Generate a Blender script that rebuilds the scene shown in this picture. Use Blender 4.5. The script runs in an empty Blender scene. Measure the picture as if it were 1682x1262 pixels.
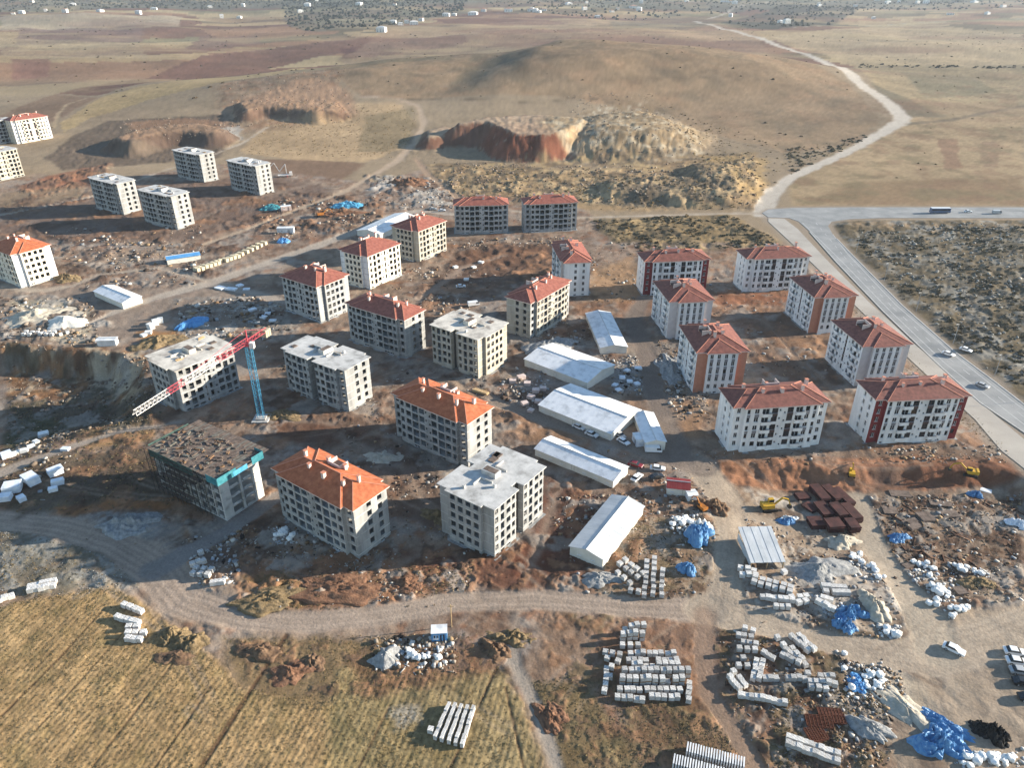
import bpy, bmesh, math, random
import numpy as np
from mathutils import Vector, Matrix
R = math.radians
random.seed(7)
scene = bpy.context.scene
COL = scene.collection

# ------------------------------------------------------------------ camera, sky, sun, exposure
CAM_H, FOC, PITCH = 130.0, 1250.0, R(29.0)          # metres, pixels of a 1682 px wide frame
cd = bpy.data.cameras.new('camera'); cam = bpy.data.objects.new('camera', cd); COL.objects.link(cam)
cam.location = (0, 0, CAM_H); cam.rotation_euler = (math.pi/2 - PITCH, 0, 0)
cd.sensor_width = 36.0; cd.lens = 36.0*FOC/1682.0; cd.clip_start = 1.0; cd.clip_end = 40000.0
scene.camera = cam
SUN_EL, SUN_AZ = R(16.0), R(9.0)                    # azimuth counted from +x
w = bpy.data.worlds.new('World'); scene.world = w; w.use_nodes = True
nt = w.node_tree; bg = nt.nodes['Background']
sky = nt.nodes.new('ShaderNodeTexSky'); sky.sky_type = 'NISHITA'; sky.sun_disc = False
sky.sun_elevation = SUN_EL; sky.sun_rotation = math.pi/2 - SUN_AZ; sky.altitude = 900
sky.air_density = 1.3; sky.dust_density = 0.3; sky.ozone_density = 2.2
nt.links.new(sky.outputs[0], bg.inputs[0]); bg.inputs[1].default_value = 0.095
sd_ = bpy.data.lights.new('sun', 'SUN'); sun = bpy.data.objects.new('sun', sd_); COL.objects.link(sun)
sd_.energy = 5.0; sd_.angle = R(0.6); sd_.color = (1.0, 0.90, 0.75)
sdir = Vector((math.cos(SUN_EL)*math.cos(SUN_AZ), math.cos(SUN_EL)*math.sin(SUN_AZ), math.sin(SUN_EL)))
sun.rotation_euler = sdir.to_track_quat('Z', 'Y').to_euler(); sun.location = (300, 0, 300)
vs = scene.view_settings; vs.view_transform = 'Standard'; vs.look = 'None'; vs.gamma = 1.0
vs.exposure = 1.45
scene.cycles.max_bounces = 5; scene.cycles.diffuse_bounces = 2; scene.cycles.volume_bounces = 0
scene.cycles.glossy_bounces = 2; scene.cycles.transmission_bounces = 2

# ------------------------------------------------------------------ survey: picture coordinates -> plan of the site
SP, CP = math.sin(PITCH), math.cos(PITCH)
def G(px, py, z=0.0):
    x = (px-841.0)/FOC; y = (py-631.0)/FOC
    t = (CAM_H-z)/(SP+y*CP)
    return np.array((x*t, (CP-y*SP)*t))
def GP(pts, z=0.0): return np.array([G(a, b, z) for a, b in pts])
def mpp(px, py): return (CAM_H/(SP+(py-631.0)/FOC*CP))/FOC

# ------------------------------------------------------------------ noise helpers
def _hash(ix, iy, seed):
    h = (ix.astype(np.int64)*374761393 + iy.astype(np.int64)*668265263 + seed*1442695041) & 0xffffffff
    h = ((h ^ (h >> 13))*1274126177) & 0xffffffff
    h = (h ^ (h >> 16)) & 0xffffffff
    return h.astype(np.float64)/4294967295.0
def vnoise(x, y, seed=0):
    ix = np.floor(x); iy = np.floor(y); fx = x-ix; fy = y-iy
    fx = fx*fx*(3-2*fx); fy = fy*fy*(3-2*fy)
    a = _hash(ix, iy, seed); b = _hash(ix+1, iy, seed); c = _hash(ix, iy+1, seed); d = _hash(ix+1, iy+1, seed)
    return (a+(b-a)*fx)*(1-fy) + (c+(d-c)*fx)*fy
def fbm(x, y, scale, octv=4, seed=0, gain=0.5):
    s = 0.0; a = 1.0; tot = 0.0; f = 1.0/scale
    for o in range(octv):
        c, n = math.cos(o*1.3+seed), math.sin(o*1.3+seed)
        s = s + a*(vnoise((x*c-y*n)*f, (x*n+y*c)*f, seed*17+o)*2-1); tot += a; a *= gain; f *= 2.03
    return s/tot
def sstep(a, b, x):
    t = np.clip((x-a)/(b-a), 0, 1); return t*t*(3-2*t)
def seg_dist(X, Y, a, b):
    d = b-a; L2 = max(1e-9, float(d@d))
    t = np.clip(((X-a[0])*d[0]+(Y-a[1])*d[1])/L2, 0, 1)
    return np.hypot(X-a[0]-t*d[0], Y-a[1]-t*d[1]), t
def sd_poly(X, Y, P):
    """signed distance, positive inside"""
    D = np.full(X.shape, 1e9); ins = np.zeros(X.shape, bool); n = len(P)
    for i in range(n):
        a, b = P[i], P[(i+1) % n]
        d, _ = seg_dist(X, Y, a, b); D = np.minimum(D, d)
        if a[1] != b[1]:
            c = ((a[1] > Y) != (b[1] > Y)) & (X < (b[0]-a[0])*(Y-a[1])/(b[1]-a[1])+a[0]); ins ^= c
    return np.where(ins, D, -D)
def lin(c):
    c = np.array(c, float)/255.0
    return np.where(c <= 0.04045, c/12.92, ((c+0.055)/1.055)**2.4)
HAZE = 0.55e-4
SAT = 0.82
ALB = 0.62                                            # sunlit picture value -> base colour
def alb(c):
    v = lin(c)*ALB*np.array((1.0, .995, .985)); g = v.mean()
    return g+(v-g)*SAT

# ------------------------------------------------------------------ the ground sheet
rows_py = np.concatenate([np.arange(1345, 60, -2.0), np.arange(60, -20, -1.6), np.arange(-20, -50, -1.2)])
ry = np.array([(CP-(p-631)/FOC*SP)*CAM_H/(SP+(p-631)/FOC*CP) for p in rows_py])
ry = np.concatenate([[-900, -200, -40, 20, 55], ry])
cols_u = np.concatenate([[-6, -3.5, -2.2, -1.6], np.arange(-260, 1945, 2.2)/FOC-841/FOC, [1.6, 2.2, 3.5, 6]])
cols_u[0:4] -= 0.0
zc = np.maximum(ry, 60)*CP + CAM_H*SP
NR, NC = len(ry), len(cols_u)
X = (zc[:, None]*cols_u[None, :]).ravel(); Y = np.repeat(ry, NC)
dist_m = np.sqrt(X*X+Y*Y+CAM_H**2)/FOC               # metres across one picture pixel

def near(P, m):
    lo = P.min(0)-m; hi = P.max(0)+m
    return np.nonzero((X > lo[0]) & (X < hi[0]) & (Y > lo[1]) & (Y < hi[1]))[0]

H = np.zeros(X.shape)
n_big = fbm(X, Y, 420, 4, 3)
far_w = sstep(520, 1100, Y)
H += far_w*(n_big*15 + fbm(X, Y, 150, 3, 19)*3 + 4*sstep(1000, 4000, Y)*fbm(X, Y, 1500, 3, 9)*6)
H -= far_w*2
def plateau(top_px, z, slope, rough=0.0, rs=8.0, seed=1, cap=True):
    P = GP(top_px, z); run = z/math.tan(R(slope))
    idx = near(P, run*1.5+10); x, y = X[idx], Y[idx]
    d = -sd_poly(x, y, P)
    d = d + fbm(x, y, rs*3, 4, seed, .55)*run*0.16 + np.abs(fbm(x, y, rs*.8, 3, seed+2))*run*.10
    hh = z*(1-sstep(-0.15*run, run*1.05, d)) if cap else z*np.clip(1-d/run, 0, 1)
    hh = hh*(1+rough*fbm(x, y, rs, 4, seed+5)) + (hh > 0.5)*rough*4*fbm(x, y, rs*0.5, 3, seed+6)
    H[idx] = np.maximum(H[idx], hh)
# the broad hill behind the site
hx, hy = (X-15)*.97+(Y-985)*.24, -(X-15)*.24+(Y-985)*.97
hill_h = np.exp(-(((hx-15)/345)**2+((hy)/185)**2)**1.7)
H += 34*hill_h*(1+.16*fbm(X, Y, 190, 3, 12))
# spur: the slope steps up towards the sun along a shallow gully
ga, gb = G(748, 182, 4), G(842, 98, 30); gd = (gb-ga)/np.hypot(*(gb-ga)); gn = np.array((gd[1], -gd[0]))
gx = (X-ga[0])*gn[0]+(Y-ga[1])*gn[1]+fbm(X, Y, 90, 3, 14)*14; gl = (X-ga[0])*gd[0]+(Y-ga[1])*gd[1]
H += 11*(sstep(-36, 36, gx)-.6)*hill_h*sstep(-60, 40, gl)
H += hill_h*3*fbm(X, Y, 70, 3, 15)
# quarry mound with its cut face, and the pale spoil dome at its side
plateau([(748, 203), (800, 200), (828, 212), (846, 221), (890, 222), (926, 214), (948, 206), (960, 195), (890, 188), (800, 192)], 16, 38, 0.04, 4, 21, False)
plateau([(960, 203), (985, 186), (1050, 180), (1088, 192), (1086, 206), (1040, 214), (985, 214)], 15, 17, 0.06, 5, 22)
plateau([(700, 214), (730, 206), (742, 212), (728, 222), (705, 226)], 8, 30, 0.06, 7, 23)
plateau([(1150, 268), (1205, 270), (1228, 292), (1200, 304), (1150, 292)], 6, 20, .1, 6, 25)
plateau([(1000, 296), (1100, 290), (1190, 298), (1225, 316), (1190, 326), (1090, 318), (1010, 312)], 4.5, 20, 0.25, 9, 24)
# spoil heaps on the far left
plateau([(188, 226), (225, 212), (270, 204), (330, 202), (366, 210), (352, 218), (300, 214), (255, 219), (215, 232)], 10, 33, 0.06, 5, 31)
plateau([(392, 168), (440, 158), (505, 146), (552, 160), (560, 180), (520, 184), (470, 178), (430, 176), (402, 182)], 11, 33, 0.09, 5, 32)
# pit on the left, under the cut cliff
pt = GP([(-300, 560), (0, 564), (110, 571), (190, 577), (240, 588)]); pb = GP([(-300, 790), (0, 772), (100, 738), (200, 714), (262, 702)])
pp = np.concatenate([pt, pb[::-1]])
idx = near(pp, 5); x, y = X[idx], Y[idx]; s = sd_poly(x, y, pp)
dt = np.full(x.shape, 1e9); db = np.full(x.shape, 1e9)
for i in range(len(pt)-1): dt = np.minimum(dt, seg_dist(x, y, pt[i], pt[i+1])[0])
for i in range(len(pb)-1): db = np.minimum(db, seg_dist(x, y, pb[i], pb[i+1])[0])
de = seg_dist(x, y, pt[-1], pb[-1])[0]
dt2 = dt+fbm(x, y, 9, 3, 41)*2.6
pit = 8.5*sstep(0.5, 9, dt2)*sstep(0, 34, db)*sstep(0, 16, de)*(s > 0)
H[idx] -= pit
# lower yard in front of the orange bank
yt = GP([(1165, 752), (1300, 764), (1450, 762), (1600, 764), (1690, 772), (1900, 800)])
yp = np.concatenate([yt, GP([(1900, 1000), (1500, 1010), (1250, 960), (1150, 850)])])
idx = near(yp, 5); x, y = X[idx], Y[idx]; s = sd_poly(x, y, yp)
dt = np.full(x.shape, 1e9)
for i in range(len(yt)-1): dt = np.minimum(dt, seg_dist(x, y, yt[i], yt[i+1])[0])
do = np.full(x.shape, 1e9); oth = yp[len(yt)-1:]; oth = np.concatenate([oth, yp[:1]])
for i in range(len(oth)-1): do = np.minimum(do, seg_dist(x, y, oth[i], oth[i+1])[0])
H[idx] -= 3.4*sstep(0.2, 6.5, dt+fbm(x, y, 5, 3, 43)*1.2)*sstep(0, 26, do)*(s > 0)

# ---- surface colours: bare soil, gravel, grass, tracks
C = np.zeros((len(X), 3)); C[:] = alb((172, 148, 116))
zone = np.zeros(len(X), np.int8)
rough = np.full(X.shape, 0.06)
n1 = fbm(X, Y, 60, 5, 51); n2 = fbm(X, Y, 9, 4, 52); n3 = fbm(X, Y, 2.2, 3, 53); n4 = fbm(X, Y, 24, 4, 54)
# distant patchwork of fields
u = X*0.93+Y*0.36+n_big*120; v = -X*0.30+Y*0.95+fbm(X, Y, 700, 3, 61)*150
cell = _hash(np.floor(u/300), np.floor(v/110), 5)
pal = np.array([alb(c) for c in ((196, 166, 118), (142, 100, 78), (206, 180, 130), (130, 114, 84), (174, 130, 96), (136, 92, 74), (156, 144, 104))])
pc = pal[(cell*6.99).astype(int)]
fw = (sstep(960, 1150, Y)*0.85)[:, None]
C = C*(1-fw)+pc*fw
def blend(idx, wgt, col, var=0.10, seed=0):
    x, y = X[idx], Y[idx]
    m = 1+var*(n2[idx]*1.1+n3[idx]*0.7+n1[idx]*0.5)
    C[idx] = C[idx]*(1-wgt[:, None]) + (col[None, :]*m[:, None])*wgt[:, None]
def area(px, col, soft=4, k=1.0, wob=6, var=0.12, zn=None, rg=None, seed=0):
    P = GP(px); cx = np.mean([a for a, b in px]); cy = np.mean([b for a, b in px]); m = mpp(cx, cy)
    kf = 2.2 if cy > 290 else 1.1
    sf = soft*m*kf; wb = wob*m*kf
    idx = near(P, sf+wb+2)
    if len(idx) == 0: return
    x, y = X[idx], Y[idx]
    s = sd_poly(x, y, P) + wb*(fbm(x, y, 26*m, 5, 70+seed, .6)*1.2)
    wgt = sstep(-sf, sf, s)*k
    blend(idx, wgt, alb(col), var)
    if zn is not None: zone[idx[wgt > 0.5]] = zn
    if rg is not None: rough[idx] = rough[idx]*(1-wgt)+rg*wgt
def track(px, width, col, soft=3, k=1.0, var=0.07, zn=1, rg=0.035, ruts=0.0, wob=2.5):
    P = GP(px); W = [0.5*(width if not isinstance(width, (list, tuple)) else width[i])*mpp(*px[i]) for i in range(len(px))]
    mm = max(mpp(*p) for p in px)
    idx = near(P, max(W)+8*mm)
    x, y = X[idx], Y[idx]
    best = np.full(x.shape, 1e9); bd = np.full(x.shape, 1e9)
    for i in range(len(P)-1):
        d, t = seg_dist(x, y, P[i], P[i+1])
        q = d-(W[i]+(W[i+1]-W[i])*t); bd = np.where(q < best, d, bd); best = np.minimum(best, q)
    m = dist_m[idx]
    q = best+wob*1.6*m*fbm(x, y, 7, 4, 77)
    wgt = sstep(soft*1.7*m, -soft*1.7*m, q)*k
    blend(idx, wgt, alb(col), var)
    if ruts:
        f = 1-ruts*wgt*(0.5+0.5*np.sin(bd*3.6+n2[idx]*2))*sstep(-1, .2, n4[idx])
        C[idx] *= f[:, None]
    if zn is not None: zone[idx[wgt > 0.55]] = zn
    rough[idx] = rough[idx]*(1-wgt)+rg*wgt
    H[idx] -= 0.12*wgt
def speckle(px, cols, scale, thr, soft=5, k=0.8, seed=0):
    """irregular patches of another soil or litter inside an area"""
    P = GP(px); m = mpp(np.mean([a for a, b in px]), np.mean([b for a, b in px]))
    idx = near(P, 10*m); x, y = X[idx], Y[idx]
    base = sstep(-soft*m, soft*m, sd_poly(x, y, P))
    for i, c in enumerate(cols):
        f = fbm(x, y, scale*m, 4, 90+seed*7+i, 0.6)
        blend(idx, base*sstep(thr-.1, thr+0.30, f)*k, alb(c), 0.12)

# far land
area([(0, 28), (300, 24), (290, 40), (0, 46)], (198, 178, 146), 2, .8)
area([(30, 42), (240, 38), (230, 60), (25, 70)], (148, 118, 104), 2, .8)
area([(20, 96), (85, 94), (75, 116), (15, 120)], (160, 112, 92), 2, .8)
area([(300, 78), (330, 52), (420, 52), (432, 66), (300, 80)], (152, 116, 100), 2, .8)
area([(0, 60), (230, 62), (240, 90), (60, 94), (0, 92)], (188, 164, 126), 2, .6)
area([(90, 150), (240, 118), (330, 85), (460, 70), (560, 60), (760, 58), (640, 70), (520, 85), (380, 110), (250, 135), (160, 160)], (138, 98, 80), 2, .95)
area([(100, 205), (170, 162), (330, 128), (480, 100), (560, 105), (530, 130), (400, 148), (250, 172), (150, 198), (105, 220)], (196, 166, 112), 2, .95)
area([(0, 190), (90, 150), (160, 165), (100, 195), (60, 215), (0, 220)], (148, 116, 90), 4, .8)
area([(560, 72), (760, 58), (772, 68), (640, 84), (565, 88)], (124, 84, 74), 2, .95)
area([(640, 46), (900, 30), (1160, 30), (1250, 60), (1260, 100), (1000, 95), (740, 85), (560, 110), (560, 88)], (176, 142, 112), 4, .6)
area([(1000, 30), (1110, 16), (1180, 34), (1130, 52), (1010, 54)], (128, 118, 98), 3, .6)
area([(0, 0), (1682, 0), (1682, 8), (1200, 14), (760, 12), (480, 10), (0, 20)], (122, 120, 104), 3, .8)
area([(470, 0), (760, 0), (770, 18), (600, 46), (520, 50), (470, 36)], (120, 118, 98), 3, .7)
area([(1185, 34), (1290, 6), (1420, 6), (1360, 40), (1250, 50)], (98, 92, 76), 3, .95)
area([(1250, 62), (1500, 34), (1682, 52), (1682, 108), (1400, 106), (1330, 85)], (196, 170, 128), 3, .9)
area([(1400, 105), (1682, 108), (1682, 195), (1490, 195), (1430, 145)], (178, 154, 112), 4, .9)
area([(1480, 118), (1600, 125), (1640, 150), (1520, 165)], (134, 126, 96), 5, .6)
area([(1420, 140), (1520, 180), (1560, 195), (1490, 195), (1450, 170)], (120, 112, 90), 5, .7)
area([(1490, 195), (1682, 190), (1682, 338), (1300, 338), (1290, 300), (1400, 250)], (190, 160, 116), 5, .9)
area([(1540, 230), (1570, 228), (1580, 275), (1555, 280)], (158, 116, 88), 2, .7)
area([(1610, 232), (1640, 232), (1642, 275), (1612, 275)], (152, 118, 92), 2, .6)
area([(1400, 300), (1682, 290), (1682, 336), (1320, 336)], (154, 122, 86), 6, .7)
speckle([(1300, 200), (1682, 120), (1682, 336), (1300, 336)], ((140, 124, 88), (160, 124, 92)), 40, .12, k=.6, seed=1)
track([(1490, 205), (1560, 198), (1682, 172)], 10, (120, 108, 92), 3, .8, zn=None)
track([(1400, 106), (1682, 110)], 2, (120, 104, 80), 2, .8, zn=None)
track([(1300, 46), (1400, 38), (1500, 30), (1682, 28)], 3, (188, 178, 160), 2, .9, zn=None)
# the hill
hill = [(530, 132), (600, 112), (735, 88), (900, 95), (1120, 100), (1280, 112), (1390, 150), (1445, 200), (1400, 238), (1290, 250), (1150, 215), (1100, 192), (900, 182), (600, 182), (540, 152)]
area(hill, (170, 140, 104), 3, .95)
area([(530, 132), (600, 112), (735, 88), (900, 96), (880, 110), (740, 120), (620, 135), (560, 160)], (140, 122, 92), 5, .6)
area([(735, 178), (768, 150), (790, 108), (830, 96), (872, 106), (862, 130), (805, 160), (775, 182)], (122, 112, 86), 4, .5)  # darker tone along the gully; part of the slope's shade painted into the colour
area([(640, 120), (760, 125), (740, 140), (640, 142), (590, 150)], (120, 112, 88), 5, .7)
speckle(hill, ((150, 126, 96), (180, 142, 104), (136, 118, 92)), 40, .15, k=.55, seed=2)
track([(600, 92), (735, 86), (900, 96), (1120, 100)], 3, (196, 172, 134), 2, .8, zn=None)
area([(460, 182), (560, 185), (660, 188), (684, 205), (660, 245), (600, 268), (470, 262), (395, 250)], (200, 166, 120), 4, .95)
area([(600, 200), (680, 190), (680, 225), (640, 250), (590, 250)], (140, 124, 90), 5, .6)
area([(370, 262), (470, 262), (600, 268), (560, 295), (470, 300), (380, 275)], (140, 106, 82), 5, .8)
area([(180, 202), (380, 196), (390, 215), (360, 260), (170, 275), (100, 280), (75, 260), (120, 225)], (116, 98, 82), 4, .9, rg=.35)
area([(200, 206), (300, 200), (372, 204), (385, 222), (350, 232), (290, 225), (240, 225)], (168, 126, 92), 4, .8)
area([(360, 160), (500, 140), (565, 155), (575, 200), (500, 210), (400, 222), (365, 210)], (162, 128, 96), 9, .45, wob=16, rg=.35)
speckle([(360, 155), (565, 145), (575, 200), (365, 220)], ((110, 84, 66), (196, 160, 130), (176, 124, 84)), 16, .12, soft=16, k=.5, seed=3)
area([(355, 215), (395, 210), (400, 232), (365, 236)], (196, 186, 172), 3, .8)
# quarry mound: colour follows the cut faces and the tipped tops
HG = H.reshape(NR, NC); XG = X.reshape(NR, NC)
gy = np.gradient(HG, ry, axis=0); gx_ = np.gradient(HG, axis=1)/np.maximum(1e-6, np.gradient(XG, axis=1)); slp = np.hypot(gx_, gy).ravel()
def on_height(px, z, grow): 
    P = GP(px, z); idx = near(P, grow); return idx, sd_poly(X[idx], Y[idx], P)
def dome_face(px, z, grow, col, top, k, soft):
    idx, sdv = on_height(px, z, grow); reg = sstep(-grow, -grow+soft*2, sdv+n2[idx]*6)
    blend(idx, reg*k, alb(col), .3); blend(idx, reg*k*sstep(.0, .35, fbm(X[idx], Y[idx], 9, 4, 35, .65)), alb(top), .3); rough[idx] = np.maximum(rough[idx], .45*reg)
def face(px, z, grow, col, top, k=.95, soft=5, s0=.18, s1=.5):
    idx, sdv = on_height(px, z, grow); reg = sstep(-grow, -grow+soft*2, sdv+n2[idx]*3); st = sstep(s0, s1, slp[idx])
    gul = 1+.30*(vnoise(X[idx]/2.6, Y[idx]/14, 33)-.5)+.25*n2[idx]
    blend(idx, reg*st*k, alb(col), .1); C[idx] *= (1+(gul-1)*reg*st)[:, None]
    blend(idx, reg*(1-st)*sstep(.3*z, .6*z, H[idx])*k, alb(top), .2); rough[idx] = np.maximum(rough[idx], .3*reg)
face([(690, 225), (760, 195), (960, 190), (960, 222), (850, 226)], 15, 26, (136, 92, 70), (194, 164, 132))
face([(830, 214), (948, 206), (948, 222), (850, 226)], 15, 24, (150, 88, 60), (190, 156, 124), .85)
dome_face([(960, 203), (985, 186), (1050, 180), (1088, 192), (1086, 206), (1040, 214), (985, 214)], 15, 44, (190, 160, 116), (206, 186, 152), .9, 9)
face([(188, 226), (225, 212), (270, 204), (330, 202), (366, 210), (352, 218), (255, 219)], 10, 20, (116, 92, 76), (176, 138, 104))
face([(392, 168), (440, 158), (505, 146), (552, 160), (560, 180), (470, 178), (402, 182)], 11, 20, (128, 98, 78), (184, 144, 108))
speckle([(930, 200), (985, 188), (1060, 183), (1130, 210), (1170, 270), (990, 285)], ((222, 206, 176), (150, 124, 90), (164, 136, 96)), 12, .06, k=.7, seed=4)
area([(720, 270), (980, 280), (1240, 250), (1260, 330), (1200, 345), (940, 345), (760, 320), (700, 285)], (186, 150, 100), 5, .85, rg=.3)
speckle([(700, 270), (1240, 250), (1250, 345), (760, 330)], ((140, 112, 80), (206, 172, 116), (124, 108, 88)), 22, .05, k=.8, seed=5)
area([(1000, 296), (1190, 294), (1240, 330), (1100, 345), (960, 335)], (138, 122, 98), 4, .8, rg=.5)
area([(1150, 255), (1260, 260), (1255, 330), (1215, 330), (1190, 290)], (206, 168, 104), 4, .8)
area([(960, 365), (1200, 352), (1280, 400), (1290, 420), (1040, 415), (960, 400)], (156, 128, 82), 5, .9, rg=.35)
area([(970, 362), (1080, 362), (1130, 395), (1060, 420), (975, 410)], (106, 92, 70), 6, .7)
fidx = np.nonzero(Y > 430)[0]; fx_, fy_ = X[fidx], Y[fidx]
gr = fbm(fx_, fy_, 26, 4, 131, .65)*.20+fbm(fx_*.35, fy_, 90, 4, 132, .6)*.22+fbm(fx_, fy_*.5, 300, 3, 133)*.12+(vnoise(fx_/2.4, fy_/7, 134)-.5)*.16
C[fidx] *= (1+1.25*gr*sstep(430, 620, fy_))[:, None]*(1-.14*sstep(600, 1000, fy_))[:, None]
wf = sstep(.12, .42, fbm(fx_*.5, fy_, 150, 4, 135))*.45*sstep(700, 900, fy_); C[fidx] = C[fidx]*(1-wf[:, None])+alb((150, 108, 86))*wf[:, None]
wf = sstep(.15, .42, fbm(fx_*.5, fy_, 120, 4, 136))*.45*sstep(700, 900, fy_); C[fidx] = C[fidx]*(1-wf[:, None])+alb((198, 172, 124))*wf[:, None]
# building site: dug and driven-over soil
site = [(0, 300), (60, 285), (140, 300), (250, 285), (370, 270), (560, 295), (620, 300), (690, 280), (750, 325), (860, 325), (960, 345), (1010, 400), (1190, 400), (1290, 400), (1420, 510), (1650, 742), (1700, 775), (1990, 800), (2000, 1400), (-300, 1400), (-400, 300)]
area(site, (166, 140, 118), 5, 1.0, var=.18, rg=.22)
speckle(site, ((122, 96, 78), (180, 154, 128), (138, 102, 78), (172, 160, 148)), 60, .10, k=.75, seed=6)
speckle(site, ((106, 78, 62), (184, 158, 132), (166, 112, 76)), 16, .22, k=.6, seed=7)
# left far: darker fill round the four slab blocks
area([(0, 330), (140, 325), (280, 300), (470, 290), (540, 310), (470, 360), (300, 395), (110, 400), (0, 385)], (128, 104, 90), 6, .75)
area([(20, 308), (110, 282), (170, 270), (150, 300), (60, 320)], (178, 112, 74), 4, .8, rg=.3)
area([(0, 318), (130, 302), (140, 325), (0, 345)], (158, 132, 100), 5, .7)
area([(760, 410), (905, 400), (930, 455), (820, 470), (700, 470)], (112, 82, 64), 6, .8, rg=.3)
area([(760, 412), (900, 405), (905, 425), (770, 440)], (136, 94, 66), 5, .7)
area([(980, 440), (1040, 420), (1075, 470), (1060, 500), (960, 495)], (182, 142, 100), 5, .8)
area([(1170, 480), (1300, 478), (1290, 505), (1180, 508)], (166, 104, 66), 3, .85, rg=.25)
area([(940, 500), (1080, 488), (1080, 520), (1000, 505), (945, 530)], (166, 116, 80), 5, .7)
area([(1180, 515), (1290, 505), (1360, 600), (1390, 630), (1240, 630), (1235, 560)], (132, 100, 78), 5, .6)
area([(1285, 560), (1350, 545), (1365, 580), (1320, 600)], (178, 128, 84), 4, .7)
area([(1030, 570), (1110, 560), (1120, 640), (1140, 700), (1090, 690), (1050, 640)], (150, 136, 124), 5, .8)
area([(985, 590), (1060, 590), (1055, 640), (1015, 645)], (160, 154, 148), 5, .8)
area([(1095, 660), (1150, 665), (1160, 720), (1110, 715)], (176, 130, 88), 4, .8)
area([(1165, 752), (1420, 752), (1660, 748), (1690, 782), (1400, 798), (1180, 792)], (168, 114, 78), 3, .95, var=.28, rg=.4)
area([(1420, 762), (1660, 760), (1680, 785), (1450, 792)], (134, 84, 58), 4, .75, rg=.3)
area([(1430, 770), (1480, 765), (1500, 790), (1440, 795)], (120, 96, 80), 4, .7)
area([(1170, 738), (1380, 738), (1640, 732), (1660, 748), (1180, 756)], (150, 122, 100), 4, .8)
idx = near(GP([(1165, 748), (1690, 795)]), 2); st = vnoise(X[idx]/34, Y[idx]/.9, 31)*.6+vnoise(X[idx]/14, Y[idx]/.45, 32)*.4
C[idx] *= (0.78+.44*st)[:, None]
# yard
yard = [(1170, 795), (1400, 798), (1690, 788), (2000, 800), (2000, 1400), (1420, 1400), (1380, 1180), (1300, 1060), (1180, 1010)]
area(yard, (176, 152, 126), 6, .95, var=.10, rg=.12)
speckle(yard, ((150, 118, 92), (194, 174, 150), (132, 108, 90)), 40, .12, k=.7, seed=8)
area([(1430, 820), (1682, 810), (1682, 930), (1500, 930)], (150, 120, 94), 8, .7, rg=.25)
speckle([(1430, 800), (1690, 800), (1690, 960), (1480, 930)], ((104, 74, 54), (124, 90, 66)), 15, .12, k=.8, seed=9)
area([(1190, 1025), (1330, 1035), (1420, 1090), (1420, 1262), (1280, 1262), (1180, 1120)], (136, 96, 72), 6, .8, rg=.22)
area([(1290, 1120), (1440, 1130), (1450, 1262), (1290, 1262)], (128, 92, 66), 8, .7)
speckle([(1180, 1030), (1450, 1040), (1460, 1262), (1200, 1262)], ((104, 70, 52), (164, 138, 116), (120, 104, 70)), 24, .1, k=.7, seed=10)
area([(1290, 930), (1400, 900), (1470, 930), (1490, 1010), (1420, 1000), (1330, 1000)], (198, 186, 172), 7, .7)
area([(1370, 1075), (1450, 1080), (1510, 1130), (1480, 1180), (1400, 1160)], (204, 196, 184), 7, .75)
area([(1190, 930), (1290, 960), (1330, 1010), (1250, 1000)], (150, 122, 100), 6, .6)
area([(1500, 1020), (1690, 980), (1700, 1262), (1560, 1262), (1500, 1130)], (190, 168, 142), 8, .7)
area([(1460, 1090), (1520, 1130), (1540, 1200), (1470, 1180), (1440, 1120)], (204, 182, 152), 6, .7)
# middle foreground
area([(420, 920), (560, 910), (700, 930), (760, 960), (640, 1000), (450, 1005), (400, 975)], (166, 114, 76), 5, .9, var=.25, rg=.4)
area([(390, 950), (480, 940), (500, 1000), (430, 1005)], (134, 106, 66), 6, .8)
area([(640, 900), (790, 905), (960, 880), (975, 960), (850, 975), (700, 950)], (120, 78, 58), 7, .85, rg=.28)
area([(880, 780), (990, 820), (980, 870), (900, 930), (830, 950), (880, 850)], (122, 74, 52), 6, .85, rg=.22)
area([(440, 670), (560, 690), (640, 690), (650, 720), (500, 735), (430, 720)], (116, 78, 56), 6, .8, rg=.25)
area([(570, 720), (700, 745), (730, 790), (640, 790)], (124, 104, 92), 6, .7)
area([(600, 738), (640, 740), (650, 762), (610, 765)], (168, 156, 146), 5, .8)
area([(640, 790), (730, 790), (725, 870), (650, 850)], (116, 86, 68), 6, .7)
area([(815, 670), (880, 690), (960, 720), (880, 725), (820, 710)], (178, 132, 92), 5, .7)
area([(980, 880), (1160, 860), (1180, 960), (1100, 990), (1010, 985), (980, 930)], (164, 132, 100), 5, .8)
speckle([(980, 850), (1180, 850), (1180, 990), (980, 990)], ((128, 96, 66), (196, 176, 148), (140, 120, 84)), 18, .1, k=.7, seed=11)
area([(880, 1010), (1040, 1020), (1000, 1120), (960, 1180), (880, 1110)], (166, 130, 100), 7, .8)
area([(980, 1020), (1160, 1010), (1200, 1110), (1160, 1180), (980, 1150)], (146, 104, 76), 7, .7)
area([(1020, 1150), (1180, 1150), (1280, 1262), (1050, 1262)], (128, 98, 66), 7, .8, rg=.25)
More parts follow.
